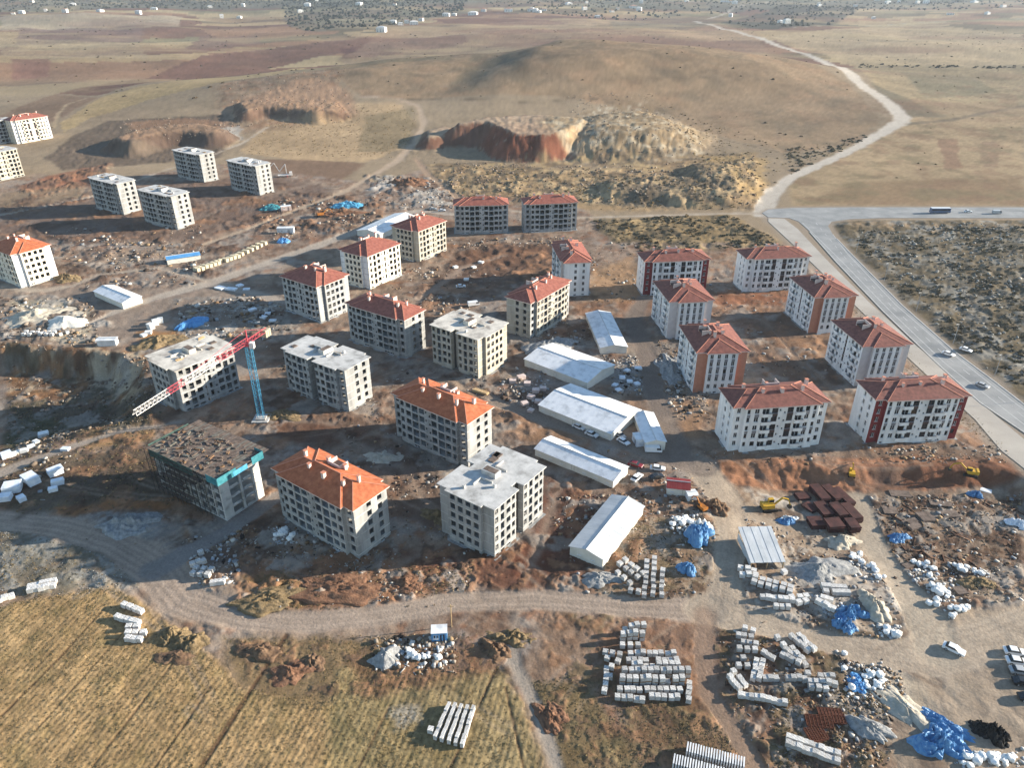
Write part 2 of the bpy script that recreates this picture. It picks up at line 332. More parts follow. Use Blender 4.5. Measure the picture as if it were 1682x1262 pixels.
# left middle
area([(0, 470), (150, 470), (330, 470), (480, 480), (470, 560), (260, 560), (100, 560), (0, 560)], (166, 146, 128), 7, .75)
area([(20, 495), (110, 495), (160, 520), (140, 565), (40, 560)], (206, 188, 156), 5, .8, rg=.3)
area([(85, 520), (120, 510), (150, 525), (110, 540)], (236, 226, 204), 5, .9)
area([(225, 545), (290, 545), (292, 565), (240, 575)], (190, 134, 72), 4, .9)
area([(0, 562), (240, 582), (255, 640), (240, 640), (120, 625), (0, 620)], (164, 116, 70), 4, .9, var=.25, rg=.3)
area([(140, 572), (230, 580), (220, 625), (140, 615)], (206, 188, 158), 4, .8)
speckle([(0, 562), (240, 582), (240, 640), (0, 630)], ((110, 78, 54), (196, 172, 138)), 18, .1, k=.8, seed=12)
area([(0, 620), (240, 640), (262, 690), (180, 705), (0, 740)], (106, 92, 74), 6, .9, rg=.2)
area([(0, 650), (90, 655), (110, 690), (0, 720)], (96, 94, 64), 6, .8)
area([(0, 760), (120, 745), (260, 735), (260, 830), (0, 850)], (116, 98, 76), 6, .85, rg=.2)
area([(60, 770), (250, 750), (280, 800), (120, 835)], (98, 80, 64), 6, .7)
area([(140, 700), (200, 700), (260, 705), (250, 725), (150, 735)], (176, 134, 80), 4, .8)
area([(90, 835), (300, 815), (440, 805), (445, 820), (300, 832), (100, 850)], (176, 116, 62), 3, .9)
area([(0, 865), (150, 880), (240, 960), (180, 965), (0, 985)], (134, 124, 104), 6, .85)
area([(0, 890), (110, 880), (100, 920), (0, 940)], (162, 160, 152), 8, .6)
area([(100, 930), (260, 940), (250, 965), (110, 960)], (160, 156, 146), 7, .6)
area([(160, 845), (270, 850), (260, 885), (170, 880)], (172, 170, 164), 4, .85, rg=.25)
area([(290, 880), (440, 850), (470, 900), (420, 930), (330, 930)], (104, 82, 68), 6, .7)
# stubble field bottom left
field = [(-400, 1005), (0, 998), (150, 968), (190, 965), (262, 1015), (330, 1066), (400, 1130), (470, 1150), (620, 1150), (700, 1165), (760, 1200), (700, 1400), (-400, 1400)]
area(field, (194, 156, 100), 5, 1.0, wob=5, var=.14, zn=2, rg=.10)
field2 = [(370, 1050), (470, 1050), (640, 1050), (700, 1110), (640, 1165), (470, 1160), (380, 1120)]
area(field2, (150, 122, 80), 6, .9, rg=.16)
area([(560, 1100), (760, 1105), (830, 1100), (900, 1262), (890, 1400), (520, 1400), (540, 1180)], (172, 148, 96), 6, .9, zn=2)
area([(860, 1120), (960, 1120), (1000, 1180), (1060, 1262), (1060, 1400), (920, 1400), (900, 1200)], (140, 116, 74), 6, .9, rg=.2)
area([(560, 1080), (720, 1075), (800, 1060), (790, 1110), (600, 1150)], (146, 104, 72), 6, .75)
rd = G(470, 1045)-G(330, 1262); rd = rd/np.hypot(*rd); rn = np.array((-rd[1], rd[0]))
idx = np.nonzero(zone == 2)[0]
q = X[idx]*rn[0]+Y[idx]*rn[1]; al = X[idx]*rd[0]+Y[idx]*rd[1]
stripe = np.sin((q+0.10*n4[idx]*3)*2*math.pi/1.25)*0.5+0.5
big = vnoise(q/2.6, al/40.0, 8); tuft = vnoise(al/0.75, q/0.9, 4)
C[idx] *= (0.95+0.13*stripe*(.5+.7*big)+0.24*(big-0.5)+0.5*(tuft-0.5))[:, None]
H[idx] += 0.06*stripe+0.09*tuft
wv = sstep(.05, .4, n4[idx]); C[idx] = C[idx]*(1-.25*wv[:, None])+alb((166, 138, 88))*(.25*wv[:, None])
speckle(field, ((122, 112, 68), (178, 148, 86)), 30, .2, k=.45, seed=13)
for a, b, wd in (((95, 1085), (168, 1005), 4), ((330, 1262), (470, 1045), 9), ((255, 1262), (345, 1130), 4), ((0, 1180), (95, 1085), 3), ((590, 1262), (640, 1160), 4), ((740, 1262), (815, 1100), 4), ((860, 1262), (830, 1130), 3), ((60, 1200), (230, 1010), 2), ((150, 1262), (300, 1070), 2)):
    track([a, b], wd, (104, 74, 52), 1.2, .85, zn=None, rg=.1, wob=1)
area([(640, 1165), (690, 1155), (695, 1190), (650, 1200)], (190, 178, 158), 5, .8)
# scrub on the far side of the main road
scrub = [(1362, 362), (1430, 362), (1990, 362), (2000, 900), (1690, 672), (1632, 622), (1568, 574), (1480, 500), (1400, 418)]
area(scrub, (132, 114, 84), 3, 1.0, rg=.35, var=.2)
area([(1362, 362), (1682, 360), (1682, 378), (1420, 380)], (178, 146, 106), 3, .8)
speckle(scrub, ((104, 94, 74), (168, 164, 154), (130, 110, 78)), 30, .06, k=.85, seed=14)
area([(1530, 395), (1570, 450), (1620, 520), (1640, 590), (1600, 590), (1580, 500), (1530, 430)], (168, 160, 146), 5, .75)
area([(1620, 395), (1682, 380), (1682, 470), (1640, 450)], (110, 104, 90), 6, .6)

# tracks
PALE = (196, 172, 150)
track([(1252, 352), (1268, 318), (1300, 291), (1390, 250), (1452, 217), (1478, 203), (1482, 196), (1465, 180), (1420, 156), (1388, 132), (1372, 110), (1322, 90), (1240, 62), (1190, 50), (1140, 30)], [34, 26, 21, 19, 21, 27, 27, 25, 21, 23, 19, 13, 11, 9, 6], (216, 202, 184), 2)
track([(1160, 27), (1210, 10), (1260, 4)], 3, (206, 194, 176), 2)
track([(1262, 350), (1180, 351), (1080, 354), (940, 358), (830, 345), (745, 352)], [12, 10, 9, 8, 8, 10], (202, 182, 158), 2)
track([(745, 352), (690, 346), (640, 356), (598, 376), (480, 418), (400, 445), (345, 465), (260, 488), (190, 512), (120, 545)], [14, 15, 18, 22, 24, 24, 28, 24, 18, 12], (204, 186, 166), 2, ruts=.12)
track([(345, 465), (430, 485), (480, 500)], [22, 24, 16], (194, 176, 158), 3)
track([(0, 470), (60, 478), (120, 470), (160, 452), (260, 440), (345, 462)], [16, 16, 14, 14, 12, 14], (196, 176, 154), 3)
track([(340, 400), (420, 372), (500, 340), (560, 318), (610, 290), (653, 264), (684, 234), (697, 205), (688, 188), (650, 182), (595, 181)], [12, 12, 12, 12, 11, 14, 12, 11, 10, 7, 6], (202, 174, 144), 2)
track([(684, 262), (705, 288), (755, 326)], [10, 12, 12], (184, 152, 122), 2)
track([(0, 354), (70, 340), (145, 325), (270, 280), (330, 262), (395, 238), (440, 212)], [7, 7, 7, 5, 5, 5, 4], (204, 184, 160), 2)
track([(590, 184), (700, 183), (860, 187), (1000, 182)], 3, (112, 94, 74), 2, .8, zn=None)
track([(1120, 205), (1200, 232), (1290, 252)], 4, (124, 104, 82), 2, .8, zn=None)
track([(90, 212), (95, 190), (110, 175), (140, 165)], 4, (196, 168, 128), 2, zn=None)
track([(-60, 850), (0, 855), (100, 866), (190, 892), (262, 935), (300, 985), (400, 1018), (520, 1022), (620, 1012), (740, 990), (880, 984), (1050, 998), (1160, 1002)], [40, 46, 50, 58, 78, 72, 50, 44, 44, 46, 44, 46, 60], PALE, 4, ruts=.22)
track([(1160, 1002), (1290, 1036), (1400, 1066), (1520, 1080), (1640, 1050), (1760, 1000)], [70, 52, 52, 80, 90, 70], (202, 180, 154), 4, ruts=.10)
track([(255, 935), (330, 895), (390, 862), (455, 815)], [50, 36, 30, 24], (160, 150, 142), 3)
track([(1190, 1010), (1195, 940), (1200, 880), (1195, 820), (1150, 765)], [70, 48, 50, 56, 56], (200, 178, 152), 4, ruts=.1)
track([(1195, 830), (1250, 840), (1320, 850)], [26, 20, 12], (176, 156, 134), 5)
track([(1150, 765), (1080, 745), (1000, 718), (900, 692), (830, 668), (800, 650)], [60, 50, 34, 30, 26, 20], (168, 148, 130), 3, ruts=.1)
track([(1110, 750), (1090, 690), (1075, 640), (1060, 580), (1040, 520), (1060, 490)], [60, 40, 34, 34, 30, 24], (146, 128, 114), 4)
track([(1410, 805), (1440, 880), (1480, 950), (1520, 1010), (1540, 1070)], [44, 46, 50, 70, 70], (202, 182, 156), 5)
track([(835, 1050), (850, 1100), (880, 1160), (925, 1290)], [30, 22, 20, 20], (182, 166, 148), 4)
track([(1160, 1010), (1155, 1070), (1165, 1140), (1230, 1240), (1260, 1300)], [40, 40, 36, 40, 40], (170, 140, 116), 5, k=.8)
track([(-40, 795), (40, 762), (110, 735), (200, 708), (262, 700), (300, 692)], [28, 24, 20, 16, 12, 10], (178, 162, 146), 3)
track([(30, 850), (130, 800), (230, 745)], [14, 14, 12], (110, 94, 82), 4, k=.7, zn=None)
track([(650, 520), (720, 470), (760, 440), (830, 420)], [12, 14, 12, 10], (176, 150, 128), 4, k=.8)
track([(1290, 560), (1340, 600), (1400, 650)], [14, 14, 12], (120, 96, 78), 4, k=.6, zn=None)
track([(1250, 520), (1310, 590), (1370, 640)], [10, 12, 12], (164, 138, 116), 4, k=.7)

for pts, wd in (([(800, 650), (720, 690), (600, 700), (470, 688)], 14), ([(560, 715), (660, 770), (740, 880), (790, 985)], 16), ([(840, 480), (760, 515), (690, 515)], 12), ([(1060, 488), (1180, 505), (1300, 505)], 14), ([(330, 562), (430, 610), (560, 650), (650, 730)], 14), ([(450, 820), (560, 735), (640, 700)], 14), ([(700, 905), (640, 940), (600, 1000)], 14), ([(1100, 690), (1240, 640), (1380, 640)], 14), ([(930, 760), (900, 860), (860, 960)], 12), ([(120, 480), (240, 400), (400, 330), (520, 300)], 9), ([(640, 430), (700, 400), (840, 400), (960, 395)], 9), ([(380, 270), (470, 320), (560, 330)], 7), ([(560, 560), (640, 600), (720, 650)], 12)):
    track(pts, wd, (182, 158, 136), 5, .6, zn=None, ruts=.18, wob=4)
trg = random.Random(21)
for k in range(120):
    px, py = trg.uniform(-40, 1720), trg.uniform(300, 1240)
    if px > 1100 and py < 420: continue
    if py > 1030 and px < 760 and trg.random() < .8: continue
    if px > 1300+(py-400)*1.0 and py < 745: continue
    an = trg.choice((trg.uniform(-.5, .5), R(-36)+trg.uniform(-.2, .2), R(54)+trg.uniform(-.2, .2))); L = trg.uniform(20, 60); p0 = G(px, py); pts = []; cu = trg.uniform(-.5, .5)
    for j in range(6):
        pts.append(p0.copy()); an += cu/6; p0 = p0+np.array((math.cos(an), math.sin(an)))*L/5
    P = np.array(pts); idx = near(P, 4)
    if len(idx) == 0: continue
    x, y = X[idx], Y[idx]; d = np.full(x.shape, 1e9)
    for j in range(5): d = np.minimum(d, seg_dist(x, y, P[j], P[j+1])[0])
    sp = trg.choice((.95, .95, 1.8)); wv = np.exp(-((d-sp)/(.45+.45*dist_m[idx]))**2)*sstep(-.5, .1, n4[idx])*np.where(zone[idx] == 1, .12, .42)
    cc = alb(trg.choice(((196, 172, 148), (186, 160, 134), (112, 86, 68), (120, 92, 74))))
    C[idx] = C[idx]*(1-wv[:, None])+cc*wv[:, None]; H[idx] -= .12*wv
def clods(px, amp, scale, thr, cols, k=.75, seed=0):
    P = GP(px); m = mpp(np.mean([a for a, b in px]), np.mean([b for a, b in px])); idx = near(P, 14*m); x, y = X[idx], Y[idx]
    msk = sstep(-9*m, 9*m, sd_poly(x, y, P)+fbm(x, y, 30*m, 3, 300+seed)*10*m)*np.where(zone[idx] == 1, 0, 1)
    for i, c in enumerate(cols):
        f = fbm(x, y, scale*(1+.35*i), 4, 310+seed*5+i, .62); w_ = sstep(thr, thr+.22, f)*msk
        H[idx] += amp*.45*w_*(1+.8*n3[idx]+.5*n2[idx]); blend(idx, w_*k, alb(c), .3)
BR, DB_, OR, GY, WT = (128, 98, 78), (104, 78, 62), (172, 124, 86), (170, 160, 148), (204, 194, 180)
clods([(480, 315), (640, 330), (620, 372), (470, 400), (420, 380)], 1.1, 7, .10, (DB_, OR, BR), .8, 1)
clods([(60, 385), (330, 395), (420, 380), (330, 470), (110, 480)], .8, 7, .12, (BR, GY, DB_), .7, 2)
clods([(600, 288), (745, 292), (745, 345), (610, 345)], 1.2, 8, .08, (GY, BR, WT), .75, 3)
clods([(690, 400), (930, 400), (930, 470), (820, 480), (690, 510)], .9, 7, .08, (DB_, BR, OR), .75, 4)
clods([(0, 330), (330, 300), (480, 300), (470, 360), (300, 400), (0, 390)], .7, 8, .12, (BR, DB_, OR), .65, 5)
clods([(10, 310), (120, 284), (180, 268), (170, 300), (60, 325)], 1.3, 6, .02, (OR, BR), .85, 6)
clods([(280, 490), (480, 485), (490, 560), (290, 565)], .5, 6, .10, (GY, WT, BR), .75, 7)
clods([(0, 485), (160, 485), (200, 560), (0, 565)], .7, 6, .10, (GY, WT, DB_), .7, 8)
clods([(640, 480), (1000, 480), (1060, 600), (900, 620), (640, 560)], .5, 6, .12, (DB_, BR, GY), .65, 9)
clods([(430, 590), (900, 610), (900, 790), (430, 800)], .5, 5, .12, (DB_, BR, GY), .65, 10)
clods([(240, 640), (470, 660), (470, 860), (0, 850), (0, 720)], .5, 5, .12, (DB_, BR, OR), .6, 11)
clods([(300, 850), (760, 880), (960, 880), (960, 985), (420, 1005), (300, 960)], .6, 3.6, .08, (OR, DB_, GY), .7, 12)
clods([(890, 780), (1180, 800), (1180, 990), (980, 985)], .4, 3.4, .08, (DB_, GY, OR), .7, 13)
clods([(1190, 800), (1480, 800), (1500, 1060), (1200, 1030)], .35, 3.4, .10, (GY, DB_, WT), .65, 14)
clods([(1430, 800), (1690, 795), (1690, 1000), (1500, 1000)], .5, 3.4, .06, (DB_, BR, GY), .75, 15)
clods([(1180, 1030), (1450, 1040), (1470, 1270), (1250, 1270)], .4, 3.0, .08, (DB_, (120, 104, 74), GY), .7, 16)
clods([(380, 1050), (860, 1050), (840, 1110), (640, 1150), (420, 1130)], .35, 2.8, .12, (BR, DB_, OR), .6, 17)
clods([(880, 1010), (1180, 1010), (1290, 1262), (930, 1262)], .3, 2.6, .10, (BR, (132, 116, 80), OR), .6, 18)
clods([(1040, 400), (1330, 410), (1480, 560), (1640, 740), (1180, 760), (1090, 640)], .4, 5, .12, (BR, OR, GY), .6, 19)
clods([(0, 560), (250, 585), (250, 700), (0, 740)], .6, 5, .08, (DB_, GY, (96, 90, 70)), .6, 20)
clods([(700, 275), (1000, 280), (1240, 260), (1250, 345), (760, 335)], 1.0, 8, .08, ((150, 124, 90), (120, 102, 80), (206, 174, 124)), .7, 21)
clods([(960, 360), (1200, 355), (1290, 405), (1040, 418)], 1.0, 7, .06, ((110, 98, 76), (190, 158, 104), (134, 116, 86)), .75, 22)
clods([(0, 870), (240, 890), (230, 965), (0, 990)], .3, 3.4, .05, ((176, 174, 166), (120, 112, 92)), .6, 23)
clods(scrub, .6, 6, .04, ((98, 90, 72), (150, 146, 136), (120, 104, 78)), .65, 24)
# micro relief
lump = fbm(X, Y, 3.2, 3, 81)*1.0+np.abs(fbm(X, Y, 7, 3, 82))*1.1
fade = 1.0/(1.0+(dist_m/0.9)**2)
H += rough*lump*(0.55+0.9*sstep(-.2, .4, n4))*(0.6+0.4*fade)*1.6
C *= (1+0.16*n3[:, None]*np.minimum(1, rough*5+.35)[:, None])
C = np.clip(C, 0.012, 0.75)
HG = H.reshape(NR, NC)
# level the bed of the paved roads
asph_px = [(1900, 905), (1682, 709), (1610, 661), (1541, 598), (1451, 511), (1373, 429), (1330, 380), (1312, 364), (1296, 358), (1262, 357), (1252, 350), (1262, 344), (1300, 341.5), (1400, 340.5), (2300, 341), (2300, 359), (1682, 358), (1450, 358), (1395, 360), (1366, 364), (1360, 371), (1370, 389), (1393, 412), (1481, 501), (1568, 577), (1632, 625), (1682, 664), (1900, 835)]
serv_px = [(1990, 1040), (1682, 770), (1644, 740), (1602, 690), (1496, 592), (1415, 512), (1306, 405), (1262, 364), (1262, 358.5), (1288, 359), (1310, 376), (1358, 427), (1427, 496), (1499, 563), (1556, 611), (1614, 665), (1682, 722), (1990, 975)]
for P in (GP(asph_px), GP(serv_px)):
    idx = near(P, 12); s = sd_poly(X[idx], Y[idx], P)
    wgt = sstep(-9, -1.5, s); H[idx] = H[idx]*(1-wgt) - 0.06*wgt
    wg = sstep(-4.5, -.5, s+n2[idx]*2)*.75; C[idx] = C[idx]*(1-wg[:, None])+alb((176, 158, 138))*wg[:, None]
HG = H.reshape(NR, NC)
def zt(x, y):
    r = np.interp(y, ry, np.arange(NR)); i = int(min(r, NR-2)); fr = r-i
    def row(k):
        c = np.interp(x/zc[k], cols_u, np.arange(NC)); j = int(min(c, NC-2)); f = c-j
        return HG[k, j]*(1-f)+HG[k, j+1]*f
    return float(row(i)*(1-fr)+row(i+1)*fr)
def T(px, py):
    z = 0.0
    for _ in range(6):
        p = G(px, py, z); z = zt(p[0], p[1])
    return Vector((p[0], p[1], z))

# ------------------------------------------------------------------ materials
MATS = {}
def nodemat(name):
    m = bpy.data.materials.new(name); m.use_nodes = True; t = m.node_tree; b = t.nodes['Principled BSDF']
    b.inputs['Specular IOR Level'].default_value = 0.2
    MATS[name] = m
    return m, t, b
def N(t, kind, **kw):
    n = t.nodes.new(kind)
    for k, v in kw.items():
        if k.startswith('i_'): n.inputs[k[2:].replace('_', ' ')].default_value = v
        else: setattr(n, k, v)
    return n
def noise_mat(name, c1, c2, scale=1.0, rough=.85, bump=.0, bscale=6.0, metal=0.0, c3=None, detail=5, streak=False, spec=.2):
    m, t, b = nodemat(name)
    co = N(t, 'ShaderNodeTexCoord'); mp = N(t, 'ShaderNodeMapping'); t.links.new(co.outputs['Object'], mp.inputs[0])
    oi = N(t, 'ShaderNodeObjectInfo')
    mul = N(t, 'ShaderNodeMath', operation='MULTIPLY'); mul.inputs[1].default_value = 57.0
    t.links.new(oi.outputs['Random'], mul.inputs[0]); t.links.new(mul.outputs[0], mp.inputs['Location'])
    if streak: mp.inputs['Scale'].default_value = (1, 1, .18)
    n = N(t, 'ShaderNodeTexNoise', i_Scale=scale, i_Detail=detail, i_Roughness=.62); t.links.new(mp.outputs[0], n.inputs['Vector'])
    r = N(t, 'ShaderNodeValToRGB'); e = r.color_ramp.elements
    e[0].position = .34; e[1].position = .66; e[0].color = (*c1, 1); e[1].color = (*c2, 1)
    if c3 is not None:
        q = r.color_ramp.elements.new(.5); q.color = (*c3, 1)
    t.links.new(n.outputs['Fac'], r.inputs[0]); t.links.new(r.outputs[0], b.inputs['Base Color'])
    b.inputs['Roughness'].default_value = rough; b.inputs['Metallic'].default_value = metal; b.inputs['Specular IOR Level'].default_value = spec
    if bump:
        n2_ = N(t, 'ShaderNodeTexNoise', i_Scale=bscale, i_Detail=4); t.links.new(mp.outputs[0], n2_.inputs['Vector'])
        bp = N(t, 'ShaderNodeBump', i_Strength=bump, i_Distance=.2); t.links.new(n2_.outputs['Fac'], bp.inputs['Height']); t.links.new(bp.outputs[0], b.inputs['Normal'])
    return m
def attr_mat(name, rough=.95, bump=0.0, bscale=2.0, var=0.0, spec=.1):
    m, t, b = nodemat(name)
    a = N(t, 'ShaderNodeAttribute', attribute_name='Col'); out = a.outputs['Color']
    ge = N(t, 'ShaderNodeNewGeometry')
    if var:
        n = N(t, 'ShaderNodeTexNoise', i_Scale=1.7, i_Detail=8, i_Roughness=.7); t.links.new(ge.outputs['Position'], n.inputs['Vector'])
        mr = N(t, 'ShaderNodeMapRange'); mr.inputs['From Min'].default_value = .25; mr.inputs['From Max'].default_value = .75
        mr.inputs['To Min'].default_value = 1-var; mr.inputs['To Max'].default_value = 1+var
        t.links.new(n.outputs['Fac'], mr.inputs['Value'])
        vm = N(t, 'ShaderNodeVectorMath', operation='SCALE'); t.links.new(out, vm.inputs[0]); t.links.new(mr.outputs[0], vm.inputs['Scale']); out = vm.outputs[0]
    t.links.new(out, b.inputs['Base Color']); b.inputs['Roughness'].default_value = rough; b.inputs['Specular IOR Level'].default_value = spec
    if bump:
        n = N(t, 'ShaderNodeTexNoise', i_Scale=bscale, i_Detail=6, i_Roughness=.65); t.links.new(ge.outputs['Position'], n.inputs['Vector'])
        bp = N(t, 'ShaderNodeBump', i_Strength=bump, i_Distance=.5); t.links.new(n.outputs['Fac'], bp.inputs['Height']); t.links.new(bp.outputs[0], b.inputs['Normal'])
    return m
attr_mat('ground', .97, .35, 1.3, .28, .05)
attr_mat('scatter', .85, 0, 1, .12)
noise_mat('raw_concrete', (.22, .22, .215), (.39, .385, .37), .45, .9, .15, 3, streak=True)
noise_mat('beige_concrete', (.29, .265, .215), (.45, .415, .345), .45, .9, .15, 3, streak=True)
noise_mat('grey_block', (.25, .255, .255), (.39, .39, .385), .5, .9, .15, 3, streak=True)
noise_mat('interior_shade', (.07, .068, .064), (.12, .115, .108), .6, .95)  # raw concrete rooms; the shade inside is painted into this dark colour
noise_mat('slab_concrete', (.28, .27, .255), (.56, .545, .52), .30, .9, .2, 2, c3=(.46, .45, .43))
noise_mat('stained_slab', (.26, .23, .20), (.66, .61, .53), .22, .9, .2, 2, c3=(.52, .48, .42))
noise_mat('white_paint', (.58, .575, .57), (.78, .78, .775), .4, .7, streak=True)
noise_mat('maroon_paint', (.16, .022, .024), (.22, .035, .035), .6, .7)
noise_mat('orange_paint', (.40, .18, .115), (.47, .22, .145), .6, .7)
noise_mat('grey_paint', (.46, .43, .43), (.54, .51, .50), .6, .7)
noise_mat('cream_paint', (.66, .60, .48), (.76, .70, .58), .3, .7, streak=True)
def tile_mat(name, c1, c2):
    m = noise_mat(name, c1, c2, .8, .75, 0, detail=10); t = m.node_tree; b = t.nodes['Principled BSDF']
    co = N(t, 'ShaderNodeTexCoord'); sx = N(t, 'ShaderNodeSeparateXYZ'); t.links.new(co.outputs['Object'], sx.inputs[0])
    hs = []
    for k, f in (('Z', 2*math.pi/.15), ('X', 2*math.pi/.3), ('Y', 2*math.pi/.3)):
        mu = N(t, 'ShaderNodeMath', operation='MULTIPLY'); mu.inputs[1].default_value = f; t.links.new(sx.outputs[k], mu.inputs[0])
        si = N(t, 'ShaderNodeMath', operation='SINE'); t.links.new(mu.outputs[0], si.inputs[0]); hs.append(si)
    ad = N(t, 'ShaderNodeMath', operation='ADD'); t.links.new(hs[0].outputs[0], ad.inputs[0]); t.links.new(hs[1].outputs[0], ad.inputs[1])
    bp = N(t, 'ShaderNodeBump', i_Strength=.25, i_Distance=.05); t.links.new(ad.outputs[0], bp.inputs['Height']); t.links.new(bp.outputs[0], b.inputs['Normal'])
tile_mat('orange_tiles', (.31, .085, .036), (.50, .165, .075))
tile_mat('red_tiles', (.19, .062, .046), (.33, .120, .086))
tile_mat('brown_tiles', (.13, .050, .040), (.25, .096, .073))
noise_mat('ridge_tile', (.50, .20, .13), (.58, .26, .17), 1, .8)
noise_mat('chimney_plaster', (.50, .38, .34), (.66, .55, .50), 1, .9)
noise_mat('glass', (.012, .014, .017), (.03, .034, .04), .4, .12, spec=.5)
noise_mat('window_white', (.62, .62, .62), (.70, .70, .70), 1, .5)
noise_mat('panel_brown', (.055, .035, .032), (.085, .055, .05), .8, .6)
noise_mat('panel_grey', (.16, .16, .17), (.22, .22, .23), .8, .6)
noise_mat('white_sheet', (.50, .51, .52), (.78, .78, .78), .35, .45, spec=.4, c3=(.70, .71, .72), detail=8)
noise_mat('grey_sheet', (.42, .44, .45), (.58, .59, .59), .2, .45, spec=.4)
noise_mat('sandwich_wall', (.60, .57, .50), (.72, .69, .62), .3, .7)
noise_mat('blue_sheet', (.06, .22, .46), (.12, .32, .58), .5, .5)
noise_mat('teal_net', (.02, .13, .16), (.06, .23, .27), .9, .8)
noise_mat('blue_tarp', (.045, .16, .36), (.13, .30, .50), .7, .5, .3, 3, spec=.4)
noise_mat('pale_tarp', (.55, .60, .68), (.78, .80, .82), .6, .5, .3, 2)
noise_mat('white_bag', (.62, .62, .60), (.80, .80, .78), 1, .7)
noise_mat('black_sheet', (.006, .006, .007), (.02, .02, .022), 1, .5)
noise_mat('aerated_block', (.62, .60, .57), (.76, .74, .71), 1.2, .9)
noise_mat('grey_block_stack', (.50, .49, .47), (.64, .62, .60), 1.2, .9)
noise_mat('cream_block', (.56, .48, .33), (.68, .60, .44), 1.2, .9)
for nm in ('aerated_block', 'grey_block_stack', 'cream_block'):
    t = MATS[nm].node_tree; b = t.nodes['Principled BSDF']; src = b.inputs['Base Color'].links[0].from_socket
    br = N(t, 'ShaderNodeTexBrick'); br.inputs['Scale'].default_value = 1.0; br.inputs['Brick Width'].default_value = .6; br.inputs['Row Height'].default_value = .27; br.inputs['Mortar Size'].default_value = .018
    br.inputs['Color1'].default_value = (1, 1, 1, 1); br.inputs['Color2'].default_value = (.84, .84, .84, 1); br.inputs['Mortar'].default_value = (.35, .34, .32, 1)
    co = N(t, 'ShaderNodeTexCoord'); mp = N(t, 'ShaderNodeMapping'); mp.inputs['Rotation'].default_value = (1.2, .35, .3); t.links.new(co.outputs['Object'], mp.inputs[0]); t.links.new(mp.outputs[0], br.inputs[0])
    mx = N(t, 'ShaderNodeMix', data_type='RGBA', blend_type='MULTIPLY'); mx.inputs[0].default_value = 1.0
    oi = N(t, 'ShaderNodeObjectInfo'); mr = N(t, 'ShaderNodeMapRange'); mr.inputs['To Min'].default_value = .72; mr.inputs['To Max'].default_value = 1.05; t.links.new(oi.outputs['Random'], mr.inputs[0])
    sc_ = N(t, 'ShaderNodeVectorMath', operation='SCALE'); t.links.new(br.outputs['Color'], sc_.inputs[0]); t.links.new(mr.outputs[0], sc_.inputs['Scale'])
    t.links.new(src, mx.inputs[6]); t.links.new(sc_.outputs[0], mx.inputs[7]); t.links.new(mx.outputs[2], b.inputs['Base Color'])
noise_mat('pallet_wood', (.16, .09, .05), (.26, .16, .09), 3, .9)
noise_mat('timber', (.38, .25, .13), (.56, .40, .22), 2, .85)
noise_mat('formwork', (.08, .06, .05), (.20, .15, .12), .8, .85, .2, 3)
noise_mat('green_net', (.025, .05, .045), (.06, .10, .09), .9, .9)
noise_mat('deck_grey', (.10, .10, .085), (.20, .18, .15), .8, .85)
noise_mat('rebar', (.10, .035, .02), (.19, .07, .04), 2, .8)
noise_mat('rust_sheet', (.035, .016, .016), (.09, .035, .03), .6, .8)
noise_mat('dark_steel', (.03, .03, .03), (.06, .06, .06), 1, .5, metal=.3)
noise_mat('crane_red', (.42, .06, .08), (.54, .10, .12), 1, .5)
noise_mat('crane_white', (.66, .62, .58), (.76, .72, .68), 1, .5)
noise_mat('crane_blue', (.05, .22, .36), (.09, .32, .48), 1, .5)
noise_mat('machine_yellow', (.44, .25, .02), (.56, .34, .04), 1, .5)
noise_mat('machine_orange', (.30, .10, .02), (.40, .16, .03), 1, .6)
noise_mat('tyre', (.012, .012, .012), (.03, .028, .026), 2, .9)
noise_mat('asphalt', (.19, .195, .195), (.30, .298, .29), .09, .85, .1, 4, detail=10)
noise_mat('concrete_road', (.30, .27, .235), (.40, .365, .32), .06, .9, .1, 4, detail=8)
noise_mat('road_paint', (.34, .34, .33), (.44, .44, .43), .8, .8)
noise_mat('kerb', (.36, .35, .33), (.46, .45, .43), 1, .9)
noise_mat('soil_brown', (.10, .06, .038), (.20, .125, .075), .6, .97, .6, 2)
noise_mat('soil_ochre', (.13, .09, .045), (.25, .18, .10), .9, .97, .9, 2.5)
noise_mat('soil_red', (.12, .06, .036), (.23, .125, .075), .9, .97, .9, 2.5)
noise_mat('gravel_grey', (.19, .19, .19), (.34, .34, .33), 1.2, .97, .7, 4)
noise_mat('sand_cream', (.34, .30, .235), (.50, .45, .365), .7, .97, .5, 3)
noise_mat('sand_white', (.56, .52, .45), (.70, .67, .60), .7, .97, .5, 3)
noise_mat('far_wall', (.62, .60, .56), (.74, .72, .69), .1, .8)
noise_mat('far_roof', (.30, .16, .11), (.40, .24, .18), .1, .8)
for nm, c in (('car_white', (.74, .75, .76)), ('car_silver', (.38, .39, .40)), ('car_dark', (.02, .022, .026)), ('car_red', (.20, .018, .022)), ('bus_blue', (.06, .10, .19))):
    m = noise_mat(nm, tuple(x*.94 for x in c), c, .5, .28, spec=.5)

